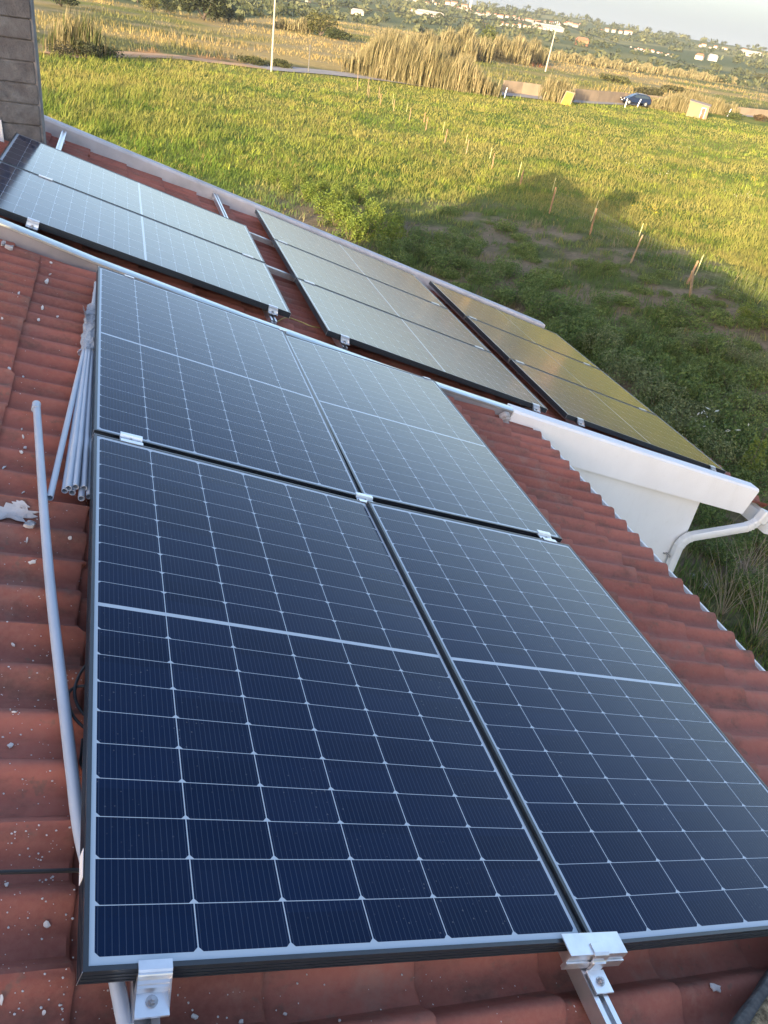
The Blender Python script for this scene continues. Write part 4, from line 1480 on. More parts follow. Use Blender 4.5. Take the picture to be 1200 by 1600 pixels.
near_lab = {(996, 'c'): 'yellow cane stake half hidden behind the pale leaning fence post', (984, 'w'): 'pale grey leaning fence post at the tip of the chimney shadow', (1085, 'c'): 'yellow cane stake right behind the crossed pair of posts',
            (1072, 'r'): 'reddish post leaning right over the propping board', (1197, 'r'): 'orange fence post cut off by the right picture edge', (921, 'c'): 'greenish cane stake at the edge of the roof shadow', (921, 'r'): 'reddish fence post standing inside the roof shadow beside a cane stake',
            (858, 'r'): 'dark gnarled fence post inside the peak of the roof shadow', (862, 'c'): 'thin cane stake behind the gnarled post in the roof shadow', (809, 'c'): 'tallest pair of yellow canes just outside the roof shadow peak', (812, 'r'): 'short reddish fence post right beside the shadow peak', (558, 'w'): 'tall thin fence post at the far end of the row by the road'}
lean = {(984, 'w'): (.10, -.1), (1072, 'r'): (.28, .1), (1085, 'c'): (.12, 0), (921, 'c'): (.14, 0), (1197, 'r'): (.25, 0), (812, 'r'): (.05, 0)}
for (u, vb, vt, k) in posts:
    g = gnd(u, vb)
    D = float(RC[2] @ (np.array(g) - CAM))
    h = (vb - vt) * D / FPX * 1.04 + .05
    rad = {'w': .030, 'r': .036, 'c': .018}[k]
    mb = MB()
    l = lean.get((int(u), k), (random.uniform(-.06, .06), random.uniform(-.06, .06)))
    pts = [(l[0] * q * h + random.uniform(-.008, .008), l[1] * q * h, -.2 + (h + .2) * q) for q in (0, .3, .6, .85, 1)]
    mb.tube(pts, [rad * 1.05, rad, rad * random.uniform(.85, 1.05), rad * .9, rad * .72], 7)
    o = mb.build({'c': 'cane_stake'}.get(k, 'fence_post'), MT[{'w': 'post', 'r': 'post_red', 'c': 'cane'}[k]], None, bevel=.004)
    o.location = g
    lab = near_lab.get((int(u), k)) or {'w': 'weathered pale fence post in the sunny row across the field', 'r': 'reddish brown fence post in the sunny row across the field', 'c': 'thin yellow cane stake in the sunny row across the field'}[k]
    tag(o, lab, 'stake' if k == 'c' else 'fence post', {'w': 'pale posts of the field fence', 'r': 'reddish posts of the field fence', 'c': 'cane stakes along the field fence'}[k])
# board propping the leaning post
g = gnd(1078, 470)
mb = MB()
mb.M = Matrix.Translation((0, 0, 0)) @ Euler((-.10, -.36, .5)).to_matrix().to_4x4()
mb.box(-.05, .05, -.018, .018, -.1, .86)
o = mb.build('prop_board', MT['post'], None, bevel=.004); o.location = g
tag(o, 'grey board propped against the reddish leaning post', 'board')
# wire netting between the near posts
mb = MB()
A = [gnd(*p) for p in ((858, 334), (921, 368), (984, 411), (1072, 448), (1197, 502))]
for a, b in zip(A[:-1], A[1:]):
    nrow = 6
    for k in range(nrow):
        h = .12 + k * .15
        mb.tube([a + Vector((0, 0, h)), (a + b) / 2 + Vector((0, 0, h - .02)), b + Vector((0, 0, h))], .0013, 3, cap=False)
    m = int((b - a).length / .16)
    for k in range(1, m):
        p = a.lerp(b, k / m)
        mb.tube([p + Vector((0, 0, .05)), p + Vector((0, 0, .88))], .0012, 3, cap=False)
o = mb.build('wire_netting', simple('galvanised_wire', (.22, .22, .20), None, 30, .5, .7), None, fixn=False)
tag(o, 'slack wire netting strung between the near fence posts', 'netting')

# ------------------------------------------------------------------ reeds
def reed_bed(name, spots, label, c1=(.15, .135, .060), c2=(.34, .28, .145), hs=1.0, n_per=26, w=.036, green=.0):
    """spots: (u, v, half width m, depth m, height m)"""
    r = np.random.default_rng(len(spots) * 7 + int(spots[0][0]))
    P = []; H = []
    for (u, v, hw, dp_, h) in spots:
        g = gnd(u, v)
        rad = Vector((g.x, g.y, 0)).normalized(); sd = Vector((rad.y, -rad.x, 0))
        m = int(n_per * hw * 2 * max(1, dp_) * 1.2)
        a = r.normal(0, .5, m).clip(-1, 1) * hw; b = r.uniform(0, dp_, m)
        xx = g.x + sd.x * a + rad.x * b; yy = g.y + sd.y * a + rad.y * b
        P.append(np.stack([xx, yy, terr(xx, yy)], 1))
        H.append(h * r.uniform(.55, 1.08, m) * (1 - .35 * (np.abs(a) / hw) ** 2) * (1 + .18 * np.sin(a * 1.3 + u)))
    P = np.concatenate(P); H = np.concatenate(H) * .88
    n = len(P)
    tone = np.clip(r.normal(.45, .3, n) + .5 * (fbm(P[:, 0] / 1.5, P[:, 1] / 1.5, 5, 2) - .5), 0, 1)
    col = mixc(np.array([c1]), np.array([c2]), tone)
    gsel = r.random(n) < green
    col[gsel] = np.array([.09, .11, .03])
    # each stalk carries leaning leaves and a plume
    k = 4
    P2 = np.repeat(P, k, 0); H2 = np.repeat(H, k) * r.uniform(.25, .9, n * k); C2 = np.repeat(col, k, 0) * r.uniform(.75, 1.2, (n * k, 1))
    P2[:, 2] += np.repeat(H, k) * r.uniform(.05, .6, n * k)
    H2 = np.minimum(H2, np.repeat(P[:, 2] + H * 1.05, k) - P2[:, 2]).clip(.2)
    D = float(np.mean(np.hypot(P[:, 0], P[:, 1])))
    ww = w * (D / 60) ** .7
    PP = np.concatenate([P, P2]); HH = np.concatenate([H, H2]); CC = np.concatenate([col, C2]); WW = np.concatenate([np.full(n, ww), np.full(n * k, ww * 1.5)]) * r.uniform(.6, 1.3, n * (k + 1))
    off = PP.mean(0); off[2] = P[:, 2].min()
    o = blades(PP, HH, WW, CC, .28, name, MT['reed'], None, None, off=off, dirn=.6)
    o.location = off
    return tag(o, label, 'reeds')


reed_bed('reed_bed', [(572, 120, 2.6, 4, 3.3), (600, 126, 3.0, 5, 4.2), (630, 131, 3, 5, 4.3), (660, 136, 3, 5, 4.2), (690, 140, 3, 5, 3.7), (718, 144, 2.6, 4, 3.3), (745, 148, 2.2, 3, 2.7), (764, 150, 1.2, 2, 1.7)], 'tall dense bed of dry reeds beside the road, behind the stone heap', n_per=17)
reed_bed('reed_clump', [(858, 159, 1.3, 1.5, 3.0), (872, 160, 1.3, 1.5, 3.3), (884, 161, .8, 1, 2.4)], 'single dry reed clump at the roadside beside the yellow slab', n_per=38)
reed_bed('reed_bed', [(700, 91, 5, 6, 4.6), (725, 93, 5, 6, 5.4), (790, 97, 5, 6, 5.2), (815, 98, 5, 6, 5.6), (832, 99, 3, 5, 4.4)], 'golden reed bed in front of the round green tree beyond the red soil', n_per=9, w=.06)
reed_bed('reed_bed', [(850 + 26 * i, 92 + 3.4 * i, 9, 8, 2.6 + .35 * math.sin(i * 2.3)) for i in range(12)], 'long low golden reed belt stretching across the far fields', n_per=3.4, w=.07)
reed_bed('reed_bed', [(1030, 172, 2.0, 2, 1.9), (1050, 175, 2.4, 3, 2.2), (1075, 174, 2.4, 3, 2.3), (1105, 176, 2.4, 3, 2.3), (1130, 180, 2, 3, 1.8), (1012, 165, 1.5, 2, 1.2), (1085, 168, 3, 3, 2.4)], 'straw coloured reeds around the little shed', n_per=22)
reed_bed('reed_bed', [(440, 46, 1.8, 3, 2.0), (458, 49, 1.8, 3, 2.2), (474, 52, 1.8, 3, 2.6)], 'pale reeds beside the round dark bush on the field crest', n_per=8, w=.06)
reed_bed('reed_clump', [(100, 86, 1.4, 2, 3.0), (118, 88, 1.4, 2, 4.2), (132, 90, 1.6, 2, 2.6), (150, 92, 1.2, 2, 1.4)], 'dry reed clump at the upper left beside the chimney', n_per=13, green=.3)
reed_bed('reed_bed', [(612, 80, 4, 5, 3.4), (640, 84, 4, 5, 3.6), (668, 88, 4, 5, 3.8)], 'far reed bed showing over the top of the roadside reeds', n_per=8, w=.06)

# ------------------------------------------------------------------ bushes and trees
MT['bark'] = simple('bark', (.12, .09, .07), (.07, .055, .045), 10, .95, 0, .5)


def tree(u, v, rx, rz, th, c1, c2, label, name='tree', cat='tree', n=1400, seed=None, group=None, size=None, base=None):
    g = base if base is not None else gnd(u, v)
    r = np.random.default_rng(int(u * 13 + v * 7) if seed is None else seed)
    if base is None: rx, rz, th = rx * .74, rz * .74, th * .74
    root = thing(name, label, cat, (g.x, g.y, g.z - .05), group=group)
    crown('crown', r, n, rx, rz, th + rz * .55, size or rx * .075, c1, c2, parent=root, lobes=11)
    mb = MB()
    mb.tube([(0, 0, -.3), (.05 * rx, .03 * rx, th * .6), (0, 0, th + rz * .5)], max(.05, .07 * rx), 7, r2=.03 * rx)
    for k in range(5):
        a = r.uniform(0, 6.28)
        mb.tube([(0, 0, th * r.uniform(.4, .9)), (math.cos(a) * rx * .35, math.sin(a) * rx * .35, th + rz * .35), (math.cos(a) * rx * .6, math.sin(a) * rx * .6, th + rz * .75)], .03 * rx, 5, r2=.01 * rx)
    mb.build('trunk', MT['bark'], root, smooth=True)
    return root


dk1, dk2 = (.018, .026, .012), (.055, .065, .026)
tree(265, 24, 2.1, 2.4, .5, dk1, dk2, 'dark rounded tree on the field crest, left of the biggest one')
tree(318, 32, 5.6, 5.4, .8, dk1, dk2, 'biggest dark evergreen tree on the field crest', n=2600)
tree(357, 36, 2.0, 2.4, .4, dk1, dk2, 'small dark round tree right of the biggest evergreen')
tree(374, 36, 1.6, 1.4, .3, (.06, .075, .02), (.13, .14, .05), 'low olive bush at the right end of the crest trees')
tree(238, 20, 2.3, 2.2, .5, (.10, .10, .03), (.20, .19, .06), 'yellowish bushy tree on the crest left of the dark trees')
tree(215, 10, 1.2, 2.6, 1.6, dk1, (.07, .08, .03), 'slender tree behind the yellowish bushy one on the crest')
tree(95, 10, 3.2, 2.0, .3, dk1, dk2, 'dark hedge-like tree at the top beside the chimney')
tree(500, 56, 4.2, 3.6, .2, (.07, .075, .02), (.15, .14, .05), 'round olive bush on the field crest among pale reeds')
tree(530, 62, 3.6, 1.8, .1, (.03, .042, .014), (.07, .085, .03), 'flat dark bush right of the round olive bush')
tree(765, 90, 4.6, 5.0, .8, (.07, .09, .02), (.15, .16, .05), 'round green tree standing between two golden reed beds')
tree(838, 94, 2.6, 3.6, .5, (.05, .065, .02), (.11, .12, .04), 'dark green bush at the right end of the golden reed bed')
tree(1183, 129, 3.2, 3.2, .3, (.05, .055, .018), (.11, .11, .035), 'dark bush at the right edge beyond the road wall')
tree(1190, 124, 5.0, 2.6, .2, (.06, .06, .02), (.12, .11, .04), 'wide brownish bush behind the dark one at the right edge')
tree(1120, 112, 3.6, 3.4, .3, (.06, .07, .02), (.13, .13, .04), 'green bush left of the long white farmhouse')
tree(135, 92, 1.6, 1.0, .1, (.03, .038, .018), (.07, .075, .035), 'dark bramble at the foot of the upper left reeds', n=900)
tree(165, 92, 1.5, .9, .1, (.04, .05, .02), (.09, .10, .04), 'greyish bramble right of the upper left reeds', n=900)
tree(100, 90, 1.3, 1.0, .1, (.03, .03, .018), (.065, .06, .035), 'dark bramble between chimney and upper left reeds', n=800)
tree(395, 102, 2.0, .7, .05, (.045, .05, .018), (.09, .095, .03), 'low dark bush beside the lamp pole at the track', n=800)
tree(430, 104, 2.2, .6, .05, (.045, .05, .018), (.09, .095, .03), 'low dark verge bush right of the lamp pole', n=800)
tree(885, 92, 3.4, 1.6, .1, (.06, .065, .025), (.12, .12, .045), 'low scrubby bush at the left of the far fields')
tree(1010, 150, 4.0, 1.1, .1, (.055, .055, .025), (.11, .10, .045), 'brownish bush above the car on the far field')
tree(960, 128, 5.0, 1.1, .1, (.06, .065, .025), (.12, .12, .04), 'wide low bush in the middle of the far fields')
tree(1060, 146, 5.0, 1.1, .1, (.06, .06, .025), (.12, .11, .045), 'wide low bush above the shed')
tree(1150, 186, 2.2, .7, .05, (.045, .065, .018), (.10, .12, .03), 'green bush right of the shed before the low wall', n=900)
tree(1192, 190, 2.0, .8, .05, (.09, .06, .03), (.17, .11, .05), 'rusty brown bush before the wall at the right edge', n=900)

# ------------------------------------------------------------------ roadside things
def along(u0, v0, u1, v1): return gnd(u0, v0), gnd(u1, v1)


MT['conc'] = simple('old_concrete', (.27, .205, .145), (.20, .155, .11), .8, .9, 0, .2)


def road_wall(pxs, h, label, push=5.2):
    pts = []
    for u, v in pxs:
        g = gnd(u, v); rad = Vector((g.x, g.y, 0)).normalized()
        q = g + rad * push; pts.append(Vector((q.x, q.y, float(terr(q.x, q.y)))))
    mb = MB(pts[0])
    for a, b in zip(pts[:-1], pts[1:]):
        t_ = (b - a); t_.z = 0; t_.normalize(); s = Vector((t_.y, -t_.x, 0)) * .11
        u_ = Vector((0, 0, h)); dn_ = Vector((0, 0, -.4))
        mb.hexa([a - s + dn_, b - s + dn_, b + s + dn_, a + s + dn_], [a - s + u_, b - s + u_, b + s + u_, a + s + u_])
    o = mb.build('road_wall', MT['conc'], None); o.location = pts[0]
    return tag(o, label, 'wall')


road_wall([(783, 149.5), (812, 152), (842, 156)], 1.25, 'stained concrete road wall between the tall reeds and the single clump')
road_wall([(893, 161), (930, 163.3), (970, 165), (1010, 168), (1050, 172)], 1.25, 'long concrete road wall behind the parked car')
road_wall([(1120, 178.5), (1160, 182.5), (1204, 187)], 1.0, 'low concrete road wall right of the shed')
# stone heap
g = gnd(590, 124)
r = np.random.default_rng(8)
mb = MB()
for k in range(230):
    a = r.normal(0, .42) ; b = r.uniform(0, 1)
    rad = Vector((g.x, g.y, 0)).normalized(); sd = Vector((rad.y, -rad.x, 0))
    h = 1.55 * max(0, 1 - abs(a + .25) * .95)
    p = sd * (a * 2.6) + rad * (b * 1.0 + 3.4) + Vector((0, 0, h * r.random() + .05))
    s = r.uniform(.08, .2)
    mb.M = Matrix.Translation(p) @ Euler(tuple(r.uniform(0, 3, 3))).to_matrix().to_4x4()
    mb.box(-s, s, -s * .8, s * .8, -s * .6, s * .6)
o = mb.build('stone_heap', simple('field_stone', (.42, .34, .23), (.28, .22, .14), 2.5, .95), None, bevel=.03); o.location = g
tag(o, 'heap of tumbled pale stones at the left foot of the tall reeds', 'stone heap')

# little shed with a red door
g = gnd(1087, 184)
rad = Vector((g.x, g.y, 0)).normalized()
sh = thing('shed', 'small beige shed with a red door among reeds by the road', 'shed', (g.x, g.y, g.z), (0, 0, math.atan2(-rad.x, rad.y) - .05))
sc = np.linalg.norm(np.array(g) - CAM) / FPX * .74
w_, h_ = 35 * sc, 24 * sc
mb = MB()
mb.hexa([(-w_ / 2, 0, -.3), (w_ / 2, 0, -.3), (w_ / 2, 1.7, -.3), (-w_ / 2, 1.7, -.3)], [(-w_ / 2, 0, h_ * .98), (w_ / 2, 0, h_ * .80), (w_ / 2, 1.7, h_ * .9), (-w_ / 2, 1.7, h_ * 1.05)])
mb.build('wall', simple('beige_render', (.29, .19, .115), (.24, .16, .10), 1.5, .9), sh)
mb = MB(); mb.hexa([(-w_ / 2 - .05, -.12, h_ * .985), (w_ / 2 + .08, -.12, h_ * .805), (w_ / 2 + .08, 1.8, h_ * .91), (-w_ / 2 - .05, 1.8, h_ * 1.055)], [(-w_ / 2 - .05, -.12, h_ * 1.03), (w_ / 2 + .08, -.12, h_ * .85), (w_ / 2 + .08, 1.8, h_ * .955), (-w_ / 2 - .05, 1.8, h_ * 1.10)])
mb.build('roof', simple('cement_roof', (.27, .22, .18), (.21, .17, .14), 2, .9), sh)
mb = MB(); mb.box(w_ * .17, w_ * .35, -.03, .01, 0, h_ * .68)
dr = mb.build('door', simple('red_door', (.36, .06, .03), (.28, .05, .03), 3, .6), sh)
mb = MB(); mb.box(w_ * .19, w_ * .20, -.07, -.031, h_ * .30, h_ * .36); mb.build('handle', MT['steel'], dr)
mb = MB(); mb.box(w_ * .15, w_ * .17, -.04, .005, 0, h_ * .71); mb.box(w_ * .35, w_ * .37, -.04, .005, 0, h_ * .71); mb.box(w_ * .17, w_ * .35, -.04, .005, h_ * .68, h_ * .71)
mb.build('door_frame', MT['white'], sh)

# yellow slab
g = gnd(883, 164); sc = np.linalg.norm(np.array(g) - CAM) / FPX
rad = Vector((g.x, g.y, 0)).normalized()
sl = thing('roadside_slab', 'yellow painted slab leaning at the roadside beside the reed clump', 'slab', g, (0, .12, math.atan2(-rad.x, rad.y) + .1))
mb = MB(); mb.hexa([(-.62, 0, -.2), (.55, 0, -.2), (.55, .16, -.2), (-.62, .16, -.2)], [(-.40, 0, 1.35), (.62, 0, 1.40), (.62, .16, 1.40), (-.40, .16, 1.35)])
mb.build('slab', MT['conc'], sl, bevel=.02)
mb = MB(); mb.hexa([(-.50, -.02, 0), (.44, -.02, 0), (.44, -.003, 0), (-.50, -.003, 0)], [(-.30, -.02, 1.25), (.50, -.02, 1.28), (.50, -.003, 1.28), (-.30, -.003, 1.25)])
mb.build('yellow_face', simple('yellow_paint', (.50, .29, .02), (.42, .25, .04), 2, .7), sl)
# white marker posts by the car
for (u, v, ln, lab) in ((976, 168, .08, 'short white marker post before the front wheel of the car'), (995, 168, .30, 'leaning white marker post before the car doors'), (1136, 182, .3, 'leaning pale stick before the low wall right of the shed'), (788, 153, .1, 'pale post at the road edge where the tall reeds end')):
    g = gnd(u, v)
    mb = MB(); mb.tube([(0, 0, -.2), (ln * .5, 0, .55), (ln, 0, 1.0)], .07, 8, r2=.055)
    o = mb.build('marker_post', MT['white'], None); o.location = g; tag(o, lab, 'marker post', 'posts along the road')

# car
def make_car():
    g0, g1 = gnd(968, 164.5), gnd(1012, 168.5)
    c = (g0 + g1) / 2
    rad = Vector((c.x, c.y, 0)).normalized()
    c = c + rad * 1.6
    right = Vector((rad.y, -rad.x, 0))
    # front points to the left of the picture and a little towards the viewer
    ang = math.atan2(-right.y, -right.x) + .42
    car = thing('parked_car', 'dark blue five door car with roof rails parked on the road by the wall', 'car', (c.x, c.y, float(terr(c.x, c.y)) + .09), (0, 0, ang))
    paint = NT('blue_paint').set((.012, .022, .055), .25, .3, .5)
    glass = NT('tinted_glass').set((.03, .045, .06), .06, 0, .8)
    prof = [(2.08, .34), (2.12, .55), (2.02, .74), (1.20, .92), (.42, 1.36), (.10, 1.45), (-1.25, 1.46), (-1.75, 1.32), (-2.02, .98), (-2.08, .60), (-2.02, .34)]
    sect = [(.78, 0), (.86, .3), (.86, .52), (.78, .9), (.64, 1.42)]

    def half(z): return float(np.interp(z, [.3, .5, .85, .95, 1.45], [.82, .87, .86, .82, .62]))
    mb = MB()
    N = len(prof); vs = []
    for s in (1, -1):
        for x_, z_ in prof: vs.append((x_, s * half(z_), z_))
    fs = [tuple(range(N)), tuple(range(N, 2 * N))[::-1]] + [(i, (i + 1) % N, N + (i + 1) % N, N + i) for i in range(N)]
    mb.add(vs, fs)
    mb.build('body', paint, car, bevel=.05, smooth=True)
    for s in (1, -1):
        def sp(x_, z_, e=.012): return (x_, s * (half(z_) + e), z_)
        for name, poly in (('front_window', [(.82, .98), (.38, 1.30), (-.30, 1.36), (-.34, .98)]), ('rear_window', [(-.42, .98), (-.40, 1.36), (-1.20, 1.36), (-1.62, 1.20), (-1.72, 1.02)])):
            mb = MB(); mb.hexa([sp(*p, -.004) for p in poly], [sp(*p) for p in poly]); mb.build(name, glass, car)
        mb = MB(); mb.tube([(.05, s * .56, 1.51), (-.1, s * .56, 1.53), (-1.1, s * .56, 1.53), (-1.25, s * .56, 1.49)], .022, 6); mb.build('roof_rail', MT['alu'], car)
        mb = MB(); mb.box(.62, .82, s * .90 - .08, s * .90 + .08, .95, 1.08); mb.build('mirror', paint, car, bevel=.03)
        mb = MB(); mb.box(1.99, 2.10, s * .62 - .14, s * .62 + .14, .60, .72); mb.build('headlight', NT('lamp_glass').set((.75, .75, .72), .15), car, bevel=.02)
        mb = MB(); mb.box(-2.08, -1.98, s * .66 - .09, s * .66 + .09, .72, .98); mb.build('tail_light', NT('red_lens').set((.3, .01, .01), .2), car, bevel=.02)
        for x_ in (1.30, -1.28):
            w_ = thing('wheel', None, None); w_.parent = car; w_.location = (x_, s * .80, .31)
            mb = MB(); mb.tube([(0, -.11, 0), (0, .11, 0)], .315, 20); mb.build('tyre', MT['rubber'], w_, smooth=True, bevel=.02)
            mb = MB(); mb.tube([(0, s * .10, 0), (0, s * .125, 0)], .20, 14)
            for k in range(5):
                a = k * 1.2566; mb.box(-.02, .02, s * .126 - .01, s * .126 + .01, .02, .19, Matrix.Rotation(a, 4, 'Y'))
            mb.build('rim', MT['alu'], w_)
    mb = MB()
    mb.hexa([(1.12, -.66, .955), (.46, -.58, 1.33), (.46, .58, 1.33), (1.12, .66, .955)], [(1.15, -.66, .975), (.49, -.58, 1.35), (.49, .58, 1.35), (1.15, .66, .975)])
    mb.build('windscreen', glass, car)
    mb = MB(); mb.hexa([(-1.74, -.6, 1.30), (-1.98, -.66, 1.02), (-1.98, .66, 1.02), (-1.74, .6, 1.30)], [(-1.78, -.6, 1.31), (-2.02, -.66, 1.03), (-2.02, .66, 1.03), (-1.78, .6, 1.31)]); mb.build('rear_screen', glass, car)
    mb = MB(); mb.box(2.09, 2.13, -.26, .26, .42, .53); mb.build('number_plate', MT['white'], car)
    mb = MB(); mb.box(2.06, 2.11, -.5, .5, .58, .66); mb.build('grille', MT['rubber'], car)
    car.scale = (.9, .9, .92)


make_car()

# poles and wires
MT['pole'] = simple('concrete_pole', (.42, .385, .30), (.34, .31, .24), 2, .8)
def pole(u, v, h, r0, r1, label, cat, mat='pole', name='pole'):
    g = gnd(u, v)
    root = thing(name, label, cat, g)
    mb = MB(); mb.tube([(0, 0, -.3), (0, 0, h)], r0, 10, r2=r1); mb.build('shaft', MT[mat], root, smooth=True)
    return root, g


lp, g = pole(424, 112.5, 8.2, .10, .07, 'tall pale lamp pole rising out of the picture beside the track', 'lamp pole', name='lamp_pole')
mb = MB(); mb.tube(smooth_path([(0, 0, 8.1), (.1, .2, 8.6), (.35, .7, 8.8), (.55, 1.1, 8.8)], 4), .035, 6); mb.build('arm', MT['pole'], lp, smooth=True)
mb = MB(); mb.box(.45, .75, .95, 1.45, 8.72, 8.84); mb.build('lamp_head', MT['alu_dull'], lp, bevel=.04)
lp2, g = pole(481.5, 113, 2.25, .06, .05, 'short pale post standing at the track right of the lamp pole', 'post', name='marker_pole')
mb = MB(); mb.tube([(0, 0, 2.24), (0, 0, 2.30)], .075, 10); mb.build('cap', MT['alu_dull'], lp2)
up_, g = pole(852, 112, 8.4, .17, .11, 'pale utility pole carrying the power line behind the single reed clump', 'utility pole', name='utility_pole')
D = np.linalg.norm(np.array(g) - CAM)
HP = 8.4
mb = MB(); mb.box(-.75, .75, -.05, .05, HP - .45, HP - .35); mb.build('cross_arm', MT['alu_dull'], up_)
for s in (-.65, 0, .65):
    mb = MB(); mb.tube([(s, 0, HP - .35), (s, 0, HP - .18)], .05, 8); mb.build('insulator', MT['white'], up_)
up_.rotation_euler = (.02, .03, .5)
top = g + Vector((0, 0, HP - .2))
g2 = gnd(330, 60); far_l = Vector(CAM + ray(395, -8) / np.linalg.norm(ray(395, -8)) * D * .95)
far_r = Vector(CAM + ray(1250, 118) / np.linalg.norm(ray(1250, 118)) * D * 2.6)
for i, (end, lab) in enumerate(((far_l, 'power line wire running left from the utility pole'), (far_r, 'power line wire running right from the utility pole'))):
    L = (end - top).length
    pts = [top.lerp(end, k / 14) + Vector((0, 0, -4 * (L * .012) * (k / 14) * (1 - k / 14))) for k in range(15)]
    mb = MB(top); mb.tube(pts, .035, 5, r2=.05); o = mb.build('power_line', MT['rubber'], None); o.location = top; tag(o, lab, 'wire')

# ------------------------------------------------------------------ hillside: scrub, woods, town
r = np.random.default_rng(77)
n = 5200
az = r.uniform(math.radians(-26), math.radians(76), n); d = np.exp(r.uniform(math.log(185), math.log(1500), n))
x, y = np.sin(az) * d, np.cos(az) * d
dens = fbm(x / 120, y / 70, 95, 4)
k = (dens > .40) & (d > field_end(az) + 6)
x, y, d, dens = x[k], y[k], d[k], dens[k]
m = len(x)
per = 16
R = r.uniform(1.2, 3.2, m) * (.5 + d / 700)
cz = terr(x, y)
dirs = r.normal(0, 1, (m, per, 3)); dirs /= np.linalg.norm(dirs, axis=2)[:, :, None]
Pp = np.stack([x, y, cz + R * .35], 1)[:, None, :] + dirs * R[:, None, None] * np.array([1, 1, .62]) * r.uniform(.5, 1.0, (m, per, 1))
tone = r.uniform(0, 1, m)
cc = mixc(c3(.05, .066, .03), c3(.14, .145, .065), tone)
CC = np.repeat(cc, per, 0) * r.uniform(.65, 1.35, (m * per, 1))
V = leaf_quads(Pp.reshape(-1, 3), np.repeat(R, per) * .48, dirs.reshape(-1, 3), r, 1.2)
o = np_mesh('hill_scrub', V.reshape(-1, 3), np.arange(m * per * 4), np.full(m * per, 4), MT['leaf'], np.repeat(CC, 4, 0))
tag(o, 'olive green scrub and woods covering the distant hillside', 'scrub', kind='stuff')
# single trees breaking the skyline
i = 0
for (u, v, s) in ((690, 3, 7), (755, 13, 6), (772, 18, 8), (800, 24, 6), (842, 24, 9), (877, 33, 6), (930, 45, 7), (955, 46, 6), (985, 52, 5), (1010, 55, 7), (1028, 58, 6), (1045, 60, 8), (1072, 64, 6), (1130, 74, 5), (1165, 79, 5), (1190, 82, 6), (660, 15, 6), (725, 10, 5)):
    rr = ray(u, v + 6); q = rr / np.linalg.norm(rr[:2]); b = CAM + q * 1380
    s *= .62
    tree(u, v, s, s * .8, s * .2, (.04, .055, .03), (.085, .095, .05), 'small dark tree on the distant skyline among the houses', n=420, base=Vector((b[0], b[1], float(terr(b[0], b[1])))), group='trees on the distant skyline', size=s * .13)
    i += 1
# town
MT['hw'] = simple('house_white', (.42, .38, .34), (.36, .33, .30), .05, .9)
MT['hw2'] = simple('house_cream', (.66, .55, .40), (.58, .48, .36), .05, .9)
MT['hr'] = simple('roof_orange', (.42, .17, .09), (.34, .14, .08), .05, .9)
MT['win'] = NT('dark_window').set((.05, .06, .07), .2)


def house_proto(w, dpt, h, mat, label, group):
    root = thing('village_house', label, 'house', group=group)
    mb = MB(); mb.box(-w / 2, w / 2, -dpt / 2, dpt / 2, -3, h); mb.build('wall', mat, root)
    mb = MB(); e = .5
    mb.hexa([(-w / 2 - e, -dpt / 2 - e, h), (w / 2 + e, -dpt / 2 - e, h), (w / 2 + e, dpt / 2 + e, h), (-w / 2 - e, dpt / 2 + e, h)], [(-w / 2 - e, -.1, h + dpt * .28), (w / 2 + e, -.1, h + dpt * .28), (w / 2 + e, .1, h + dpt * .28), (-w / 2 - e, .1, h + dpt * .28)])
    mb.build('roof', MT['hr'], root)
    for x_ in np.arange(-w / 2 + 1.6, w / 2 - 1.2, 3.2):
        mb = MB(); mb.box(x_, x_ + 1.1, -dpt / 2 - .06, -dpt / 2 + .02, h * .45, h * .8); mb.build('window', MT['win'], root)
    return root


town = [  # pixel box, count, scale, label
    ((618, -6, 700, 12), 14, 1.0, 'white house with orange roof in the hilltop village at the left of the skyline'),
    ((640, 14, 700, 34), 12, .8, 'white house in the row below the hilltop village'),
    ((700, 6, 745, 24), 13, .95, 'white house on the skyline near the slim white tower'),
    ((745, 20, 812, 32), 13, .9, 'white house in the skyline row between tower and utility pole'),
    ((780, 38, 880, 50), 11, .85, 'white house in the lower village row left of the utility pole'),
    ((812, 30, 912, 44), 12, .9, 'white house on the skyline above the utility pole'),
    ((735, 34, 765, 44), 4, .7, 'small white house below the skyline row on the green slope'),
    ((935, 48, 990, 56), 6, .8, 'white house on the open skyline right of the utility pole'),
    ((1090, 70, 1140, 80), 6, .7, 'tiny white house on the right skyline'),
    ((1150, 80, 1198, 90), 7, .8, 'white building at the right end of the skyline'),
    ((985, 74, 1055, 90), 16, .55, 'tiny pale house in the low settlement on the right slope'),
    ((470, 2, 520, 8), 4, .6, 'pale farmhouse on the dark slope left of the villages')]
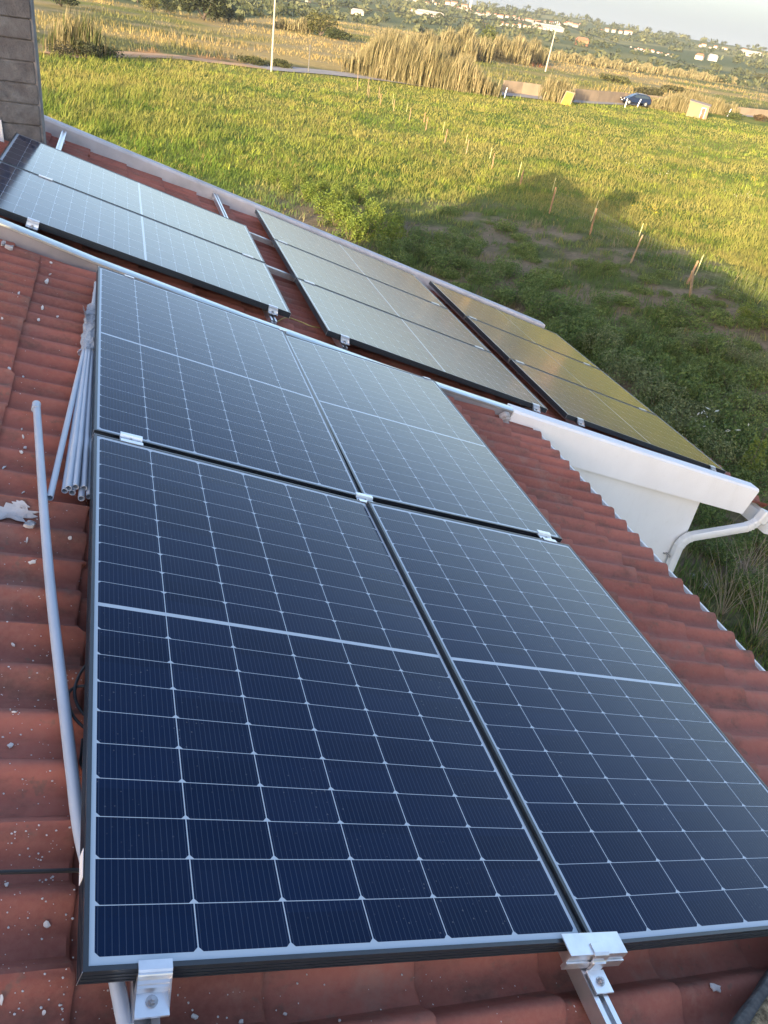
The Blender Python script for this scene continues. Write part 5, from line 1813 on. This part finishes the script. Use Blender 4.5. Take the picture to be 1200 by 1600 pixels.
for bi, (bx, cnt, s, lab) in enumerate(town):
    pr = house_proto(random.choice((9, 11)), 8, random.choice((4.5, 6)), MT['hw'] if bi % 4 else MT['hw2'], lab, lab.replace('white house', 'houses').replace('house', 'houses') if False else 'village houses, cluster: ' + ' '.join(lab.split()[-6:]))
    for k in range(cnt):
        u = bx[0] + (bx[2] - bx[0]) * (k + random.uniform(.1, .9)) / cnt
        f = (u - bx[0]) / (bx[2] - bx[0])
        vm = bx[1] + (bx[3] - bx[1]) * (f * .7 + random.uniform(0, .3))
        g = gnd(u, vm)
        if g is None or math.hypot(g.x, g.y) > 1900:
            rr = ray(u, vm); q = rr / np.linalg.norm(rr[:2]); b = CAM + q * 1395; g = Vector((b[0], b[1], float(terr(b[0], b[1]))))
        if math.hypot(g.x, g.y) < 300: continue
        o = pr if k == 0 else copy_tree(pr)
        o.location = g
        a = math.atan2(-g.x, g.y)
        o.rotation_euler = (0, 0, a + random.uniform(-.5, .5))
        dd = math.hypot(g.x, g.y) / 1400
        q = .58 * s * dd * random.uniform(.6, 1.35)
        o.scale = (q * random.uniform(.8, 1.4), q, q * random.uniform(.8, 1.2))
# single landmark buildings
def landmark(u, v, w, dpt, h, mat, name, label, cat, roof=True, yaw=0):
    g = gnd(u, v)
    if g is None or math.hypot(g.x, g.y) > 1900:
        rr = ray(u, v); q = rr / np.linalg.norm(rr[:2]); b = CAM + q * 1390; g = Vector((b[0], b[1], float(terr(b[0], b[1]))))
    k_ = math.hypot(g.x, g.y) / 1400
    w, dpt, h = w * k_, dpt * k_, h * k_
    w, dpt, h = w * .8, dpt * .8, h * .8
    root = thing(name, label, cat, g, (0, 0, math.atan2(-g.x, g.y) + yaw))
    mb = MB(); mb.box(-w / 2, w / 2, -dpt / 2, dpt / 2, -2, h); mb.build('wall', MT[mat], root)
    mb = MB(); e = .04 * w
    mb.hexa([(-w / 2 - e, -dpt / 2 - e, h), (w / 2 + e, -dpt / 2 - e, h), (w / 2 + e, dpt / 2 + e, h), (-w / 2 - e, dpt / 2 + e, h)], [(-w / 2 * .8, -.1, h + dpt * .3), (w / 2 * .8, -.1, h + dpt * .3), (w / 2 * .8, .1, h + dpt * .3), (-w / 2 * .8, .1, h + dpt * .3)])
    mb.build('roof', MT['hr'] if roof else MT['hw'], root)
    return root


landmark(734, 14, 4, 4, 17, 'hw', 'church_tower', 'slim white tower rising over the hilltop village', 'tower', False)
landmark(671, 26, 55, 12, 6, 'hw', 'long_building', 'long white building below the hilltop village', 'building', False, .1)
landmark(855, 47, 60, 12, 6, 'hw', 'long_building', 'long white building under the village beside the utility pole', 'building', False, .1)
landmark(1170, 88, 42, 10, 6, 'hw', 'long_building', 'long white building at the right end of the skyline', 'building', False)
landmark(908, 71, 22, 14, 9, 'hr', 'red_house', 'reddish house with orange roof on the slope right of the utility pole', 'house', True, .3)
landmark(1112, 95, 16, 12, 7, 'hw', 'farmhouse', 'white farmhouse on the right slope beyond the reed belt', 'house', False, .2)
landmark(1092, 93, 14, 12, 6, 'hw2', 'farmhouse', 'cream farmhouse with orange roof left of the white one beyond the reed belt', 'house', True, -.2)
landmark(558, 23, 22, 12, 6, 'hw2', 'farm_building', 'tan farm building alone on the dark hillside', 'building', False, .3)
# pale dirt bank seen beyond the field crest

# ------------------------------------------------------------------ haze
hz = MB((0, 0, 0)); hz.box(-160, 2300, -300, 2300, -60, 95)
hm = bpy.data.materials.new('haze_air'); hm.use_nodes = True
hn = hm.node_tree.nodes; hn.remove(hn['Principled BSDF'])
pv = hn.new('ShaderNodeVolumePrincipled'); pv.inputs['Color'].default_value = (.80, .86, .90, 1); pv.inputs['Density'].default_value = .00014
pv.inputs['Anisotropy'].default_value = 0.0
hm.node_tree.links.new(pv.outputs[0], hn['Material Output'].inputs['Volume'])
ho = hz.build('haze', hm, None)
tag(ho, 'thin pale haze lying over the land', 'haze', kind='stuff')
